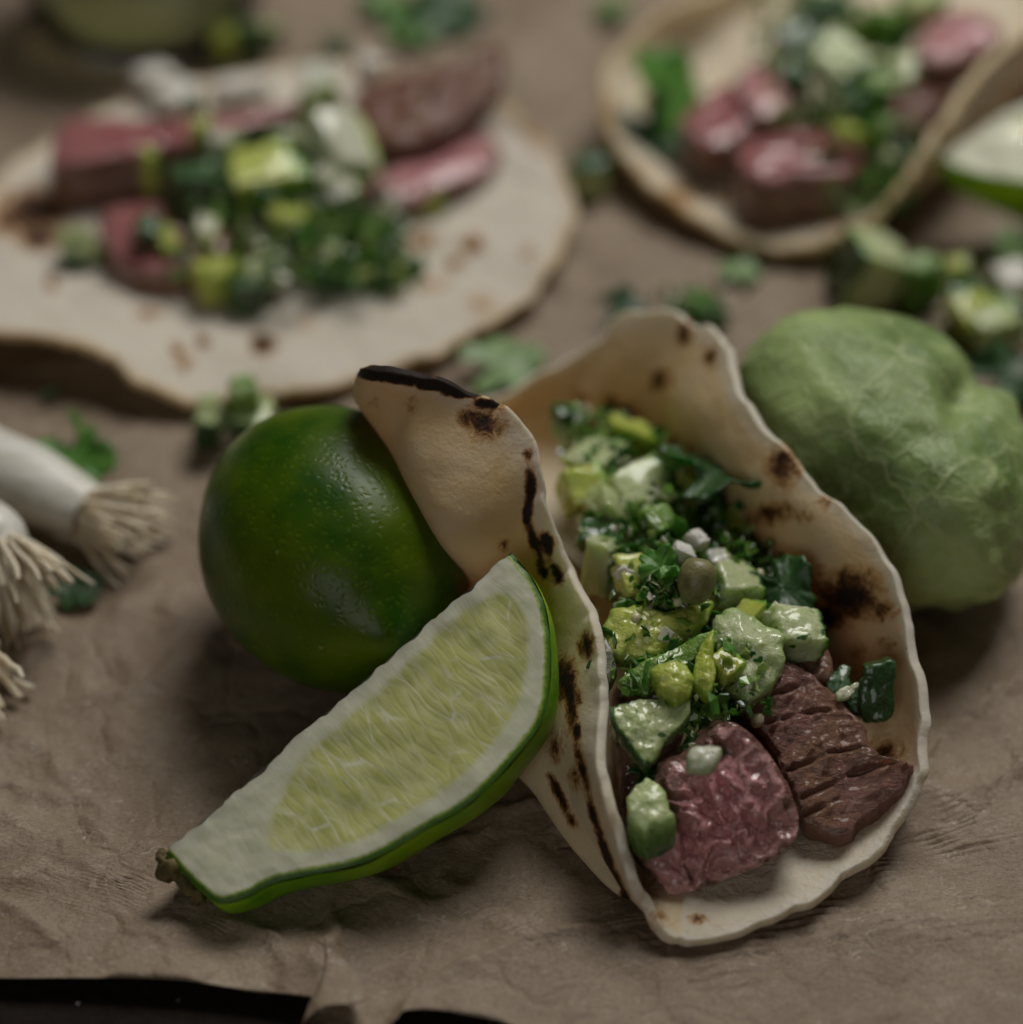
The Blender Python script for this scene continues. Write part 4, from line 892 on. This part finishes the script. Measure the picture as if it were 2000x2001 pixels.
# flat tortilla toppings
G = 'salsa_piece'
for i, (x, y, z, s_, rot, m, nm, l) in enumerate([
    (520, 345, 2.0, (1.7, 1.5, .9), (15, 0, 20), 'lime', 'tomatillo_piece', 'large glossy yellow green tomatillo chunk in the middle of the flat tortilla'),
    (668, 285, 2.3, (1.5, 1.5, 1.0), (35, 15, 30), 'white', 'cucumber_cube', 'big whitish cucumber cube leaning on the salsa of the flat tortilla'),
    (630, 175, 2.3, (1.3, .9, 1.0), (0, 15, -80), 'white', 'cucumber_cube', 'pale cucumber cube with bright green lower side at the back of the flat tortilla'),
    (625, 205, 1.9, (1.2, .9, .6), (0, 0, 10), 'lime', 'tomatillo_piece', 'bright green slice under the pale cube at the back'),
    (372, 375, 1.9, (1.1, .9, 1.2), (0, 0, -75), 'dark', 'pepper_cube', 'almost black green pepper cube in the middle left of the flat tortilla'),
    (285, 455, 1.7, (.7, .5, 1.0), (0, 35, -70), 'dark', 'pepper_piece', 'dark green pepper diamond on the pink and brown steak piece'),
    (328, 475, 1.5, (.7, .4, .7), (0, 35, -70), 'lime', 'tomatillo_piece', 'pale green bit touching the dark diamond'),
    (158, 478, .9, (.9, .8, .9), (0, 60, -90), 'pale', 'cucumber_cube', 'cucumber cube with black green peel at the left side of the flat tortilla'),
    (152, 508, .6, (.7, .6, .7), (0, 0, -90), 'dark', 'pepper_piece', 'black green pepper dice below the left cucumber cube'),
    (402, 470, 1.5, (.5, .6, 1.3), (20, 10, 0), 'white', 'onion_piece', 'curved white onion strip standing near the front of the flat tortilla'),
    (425, 545, 1.0, (1.2, .8, .8), (0, 20, 40), 'lime', 'tomatillo_piece', 'pale tomatillo piece at the foot of the white onion strip'),
    (478, 575, .8, (.9, .8, .9), (0, 0, -60), 'dark', 'pepper_piece', 'bluish dark pepper piece nearest the viewer on the flat tortilla'),
    (293, 335, 1.9, (.35, .4, 1.1), (0, 5, 0), 'lime', 'tomatillo_piece', 'thin pale tomatillo stick against the long steak slice'),
    (392, 258, 2.4, (.5, .4, .7), (0, 5, 0), 'lime', 'tomatillo_piece', 'pale green bit on the edge of the long pink steak slice'),
    (436, 288, 2.1, (.65, .6, .7), (0, 0, 20), 'white', 'onion_piece', 'round white onion bit right of the long pink steak slice'),
    (562, 275, 2.1, (.6, .5, .6), (0, 0, 20), 'white', 'onion_piece', 'small white onion bit behind the large tomatillo chunk'),
    (640, 350, 2.0, (.6, .6, .5), (0, 0, 60), 'white', 'onion_piece', 'white onion bit between the large tomatillo chunk and the cube'),
    (672, 378, 1.7, (.9, .7, .6), (20, 0, 20), 'white', 'onion_piece', 'pale onion chunk below the big whitish cube'),
    (640, 512, 1.0, (.6, .5, .9), (20, 10, 0), 'pale', 'cucumber_piece', 'pale cucumber stick at the front right of the heap'),
    (830, 390, .8, (.9, .6, .6), (0, 0, 20), 'lime', 'tomatillo_piece', 'yellowish tomatillo bit beyond the rosy steak slice'),
    (775, 395, .9, (.6, .5, .6), (0, 0, 50), 'white', 'onion_piece', 'pale onion bit in front of the rosy steak slice'),
    (520, 530, 1.0, (1.1, .8, .5), (10, 0, 10), 'pale', 'cucumber_piece', 'greyish green cucumber slice lying flat near the front'),
    (590, 430, 1.4, (1.6, .6, .5), (0, 20, 15), 'lime', 'tomatillo_piece', 'shaded tomatillo slice in the lower middle of the heap'),
    (700, 460, 1.0, (1.1, .7, .5), (0, 0, 20), 'green', 'pepper_piece', 'bright green pepper piece at the right of the heap'),
    (740, 500, .7, (1.0, .6, .5), (0, 10, -20), 'green', 'pepper_piece', 'green pepper piece at the right tip of the heap'),
    (665, 545, .6, (1.0, .6, .5), (0, 0, 0), 'dark', 'pepper_piece', 'dark green pepper piece at the lower right of the heap'),
    (455, 350, 1.7, (.8, .7, .7), (0, 0, -30), 'dark', 'pepper_piece', 'dark green bit between the black cube and the large tomatillo chunk'),
    (480, 400, 1.4, (.9, .7, .6), (0, 0, -30), 'green', 'pepper_piece', 'green pepper bit below the large tomatillo chunk'),
    (378, 208, 2.0, (.5, .4, .4), (0, 0, -30), 'dark', 'pepper_piece', 'dark bit behind the long pink steak slice'),
    (305, 160, 1.0, (1.1, .9, .8), (0, 0, 30), 'crumb', 'cheese_crumb', 'tall white cheese crumb at the back edge of the flat tortilla'),
    (345, 190, .8, (1.3, .9, .7), (0, 0, 70), 'crumb', 'cheese_crumb', 'broad white cheese crumb behind the long pink steak slice'),
    (480, 175, .8, (1.7, .9, .6), (0, 0, 10), 'crumb', 'cheese_crumb', 'long white cheese crumb left of the pale back cube'),
    (720, 138, 1.6, (.7, .6, .7), (0, 20, 10), 'crumb', 'cheese_crumb', 'cheese crumb on the corner of the tall brown steak slab'),
    # cupped tortilla
    (1640, 125, 2.9, (1.5, 1.1, .7), (20, 25, -40), 'pale', 'cucumber_piece', 'oval cucumber piece with a green rim in the middle of the cupped tortilla'),
    (1770, 145, 2.7, (1.0, .7, .8), (20, 0, 20), 'pale', 'cucumber_piece', 'pale cucumber piece near the right wall of the cupped tortilla'),
    (1725, 185, 2.3, (1.0, .9, 1.2), (0, 10, -60), 'green', 'pepper_piece', 'bright green pepper piece below the pale cucumber on the right'),
    (1790, 240, 2.1, (.6, .5, .5), (0, 0, -20), 'lime', 'tomatillo_piece', 'small pale tomatillo bit at the right wall of the cupped tortilla'),
    (1662, 262, 2.6, (.8, .4, .4), (0, 10, 10), 'lime', 'tomatillo_piece', 'yellow green sliver lying on the pink topped chunk'),
    (1795, 20, 3.4, (1.2, .9, .9), (0, 10, 20), 'pale', 'cucumber_piece', 'pale cucumber chunk at the top edge above the heap'),
    (1740, 55, 3.1, (1.0, 1.0, .9), (0, 0, -80), 'green', 'pepper_piece', 'vivid green pepper chunk at the top edge of the cupped tortilla'),
    (1610, 30, 2.9, (1.2, 1.0, .9), (0, 0, 30), 'dark', 'pepper_piece', 'dark green pepper chunk at the top edge, left of the heap'),
    (1560, 85, 2.6, (1.0, .9, .8), (20, 0, 30), 'dark', 'pepper_piece', 'blackish green pepper piece behind the seared cube'),
    (1680, 70, 2.8, (.9, .8, .8), (0, 30, 30), 'green', 'pepper_piece', 'green pepper piece between oval cucumber and top edge'),
    (1550, 160, 2.4, (.7, .7, .9), (0, 0, -90), 'dark', 'pepper_piece', 'dark piece just right of the seared cube'),
    (1780, 300, 1.6, (.7, .6, .8), (0, 0, -90), 'dark', 'pepper_piece', 'dark green dice low against the right wall'),
    (1735, 330, 1.4, (.7, .6, .9), (10, 0, -50), 'pale', 'cucumber_piece', 'shaded cucumber piece right of the pink topped chunk'),
    (1720, 270, 1.9, (.8, .7, .9), (0, 0, 50), 'green', 'pepper_piece', 'green pepper piece right of the pink topped chunk'),
    (1290, 200, 1.0, (.7, .6, .6), (0, 0, 20), 'pale', 'cucumber_piece', 'pale bit between the two leaves of the cupped tortilla'),
    (1670, 200, 2.3, (.9, .8, .8), (0, 0, 20), 'dark', 'pepper_piece', 'dark green piece under the oval cucumber piece'),
    (1320, 290, .7, (.6, .5, .5), (0, 0, 20), 'white', 'onion_piece', 'pale onion bit low left of the deep red cube'),
    ]):
    chunk(nm, x, y, z, s_, rot, m, l, nm.split('_')[0]+(' crumb' if 'cheese' in nm else ' piece'), seed=i*3+2)
# loose pieces on the parchment
def zrest(s_): return .12+s_*.45
for i, (x, y, s_, rot, m, nm, l) in enumerate([
    (1695, 530, (1.45, 1.5, 1.55), (0, -20, -165), 'pale', 'cucumber_cube', 'large loose cucumber cube with peel on the parchment above the husk'),
    (1795, 550, (.8, .9, 1.3), (0, 0, -60), 'green', 'pepper_cube', 'bright green pepper cube beside the large loose cucumber cube'),
    (490, 830, (1.0, .9, .9), (0, 10, -90), 'pale', 'cucumber_cube', 'loose cucumber cube half hidden behind the whole lime'),
    (480, 785, (1.0, .6, .7), (0, 80, 0), 'green', 'pepper_piece', 'green peel piece on top of the cube behind the whole lime'),
    (410, 825, (.8, .6, 1.0), (0, 20, -90), 'pale', 'cucumber_piece', 'dark peeled bit left of the cube behind the whole lime'),
    (1150, 350, (1.1, .8, .9), (0, -90, 0), 'pale', 'cucumber_piece', 'yellowish olive piece on the parchment between the two back tortillas'),
    (440, 85, (.9, .8, .9), (0, 0, 120), 'lime', 'tomatillo_piece', 'yellow green dice beside the glass'),
    (488, 85, (.7, .7, 1.3), (0, 0, -60), 'dark', 'pepper_piece', 'upright dark pepper dice beside the glass'),
    (530, 65, (.6, .5, .6), (0, 0, -60), 'pale', 'cucumber_piece', 'faint pale bit right of the dice beside the glass'),
    (1975, 560, (1.0, .9, .9), (0, 0, -160), 'crumb', 'cheese_crumb', 'whitish lump in the scrap pile at the right edge'),
    (1900, 620, (1.0, .8, .8), (0, 20, -60), 'lime', 'tomatillo_piece', 'yellow green tomatillo bit in the scrap pile at the right edge'),
    (1950, 640, (1.2, .9, .8), (0, 0, 20), 'pale', 'cucumber_piece', 'cucumber bit lowest in the scrap pile at the right edge'),
    (1890, 580, (.8, .7, .6), (0, 0, -60), 'dark', 'pepper_piece', 'dark green bit left in the scrap pile at the right edge'),
    (1960, 600, (.8, .7, .6), (0, 0, -60), 'green', 'pepper_piece', 'green pepper bit in the middle of the scrap pile'),
    (1850, 635, (.4, .4, .35), (0, 0, 0), 'caper', 'roasted_seed', 'small dark olive seed at the left of the scrap pile'),
    (1870, 525, (.6, .5, .5), (0, 0, 0), 'lime', 'tomatillo_piece', 'small green scrap right of the loose pepper cube'),
    ]):
    zz = zrest(s_[2]) if i != 3 else 1.1
    chunk(nm, x, y, zz, s_, rot, m, l, nm.split('_')[0]+' piece' if 'cheese' not in nm else 'cheese crumb', seed=i*5+4)

# ------------------------------------------------------------------ green onions with roots
def onion(path, rads, tip_dir, nroots, rlen, label, seed, spread=.55, droop=.3):
    pts = [P(*q) for q in path]; c = open_curve(pts, 24); rad = [q.x for q in open_curve([Vector((r, 0, 0)) for r in rads], 24)]
    base = Vector((pts[-1].x, pts[-1].y, 0)); root = thing('green_onion', label, 'green onion', base)
    V, F = tube(c, rad, 28); mesh('bulb', V, F, MAT['onion'], root, loc=base)
    r = random.Random(seed); d0 = (c[-1]-c[-2]).normalized(); e = c[-1]
    a = d0.cross(Vector((0, 0, 1))).normalized(); b_ = a.cross(d0)
    td = Vector(tip_dir).normalized()
    for k in range(nroots):
        th = r.uniform(0, 2*pi); rr_ = rads[-1]*math.sqrt(r.random())*.85
        s = e-d0*.15+(a*cos(th)+b_*sin(th))*rr_
        d = (td+(a*cos(th)+b_*sin(th))*spread*rr_/rads[-1]*r.uniform(.6, 1.3)+Vector((r.uniform(-.1, .1),)*3)).normalized()
        L = rlen*r.uniform(.6, 1.05); P_ = []
        for j in range(7):
            t = j/6; q = s+d*L*t+Vector((r.uniform(-.04, .04), r.uniform(-.04, .04), -droop*L*t*t)); q.z = max(q.z, .14); P_.append(q)
        w_ = r.uniform(.05, .09); V, F = tube(P_, [w_*1.15, w_*1.2, w_, w_, w_*.95, w_*.9, w_*.5], 7)
        mesh('root', V, F, MAT['root'], root, loc=base)
onion([(-160, 800, 1.5), (-40, 895, 1.35), (60, 945, 1.2), (140, 985, 1.1), (175, 1005, 1.05)], [.78, .84, .88, .72, .62], (.95, -.18, -.1), 52, 1.85, 'white green onion end with stubby roots pointing right, uppermost at the left edge', 3, .75, .12)
onion([(-180, 1010, 1.9), (-90, 1020, 1.9), (-20, 1055, 1.8), (10, 1085, 1.7)], [.7, .8, .8, .6], (.45, -.85, -.35), 44, 1.9, 'green onion end with long roots hanging toward the viewer, middle at the left edge', 4, .85, .2)
onion([(-160, 1240, 1.0), (-90, 1265, 1.0), (-45, 1285, .9), (-30, 1295, .85)], [.6, .7, .6, .5], (.6, -.8, -.3), 18, 1.4, 'green onion root tuft lowest at the left edge', 5, .7, .2)

# ------------------------------------------------------------------ lime wedge at the right edge
profB = [(0, .02), (.02, .5), (.08, 1.2), (.2, 2.1), (.4, 2.9), (.6, 3.0), (.8, 2.5), (.93, 1.4), (1, .02)]
wedge('lime_wedge', (1826, 308, 2.2), (2430, -60, 5.6), [(a, w_*1.35) for a, w_ in profB], P(2110, 420, 1.6)-P(2060, 170, 2.9), 'pale lime wedge cut off by the right edge beside the cupped tortilla', 'lime wedge', 60, 8,
      [(.2, .5), (.25, 1.2), (.45, 2.2), (.65, 2.2), (.8, 1.4), (.8, .5), (.5, .35)], N=70, W=20)

# ------------------------------------------------------------------ glass with drink
gc = P(280, 70, .1)+Vector((0, 1.2, 0)); root = thing('drinking_glass', 'clear glass of pale lime drink, its base showing at the top left corner', 'glass', (gc.x, gc.y, .1))
def lathe(name, prof_, m, N=64):
    V = []
    for r_, z in prof_:
        for i in range(N): V.append(Vector((gc.x+r_*cos(2*pi*i/N), gc.y+r_*sin(2*pi*i/N), z)))
    mesh(name, V, grid_faces(len(prof_), N), m, root, loc=(gc.x, gc.y, .1))
lathe('tumbler', [(.01, .1), (2.9, .1), (3.3, .2), (3.5, .6), (3.6, 2), (3.7, 5), (3.64, 5.1), (3.56, 5), (3.45, 2.2), (3.3, .9), (3.0, .55), (.01, .5)], MAT['glass'])
lathe('drink', [(.01, .52), (2.95, .57), (3.27, .93), (3.42, 2.2), (3.48, 4.2), (.01, 4.2)], MAT['drink'])
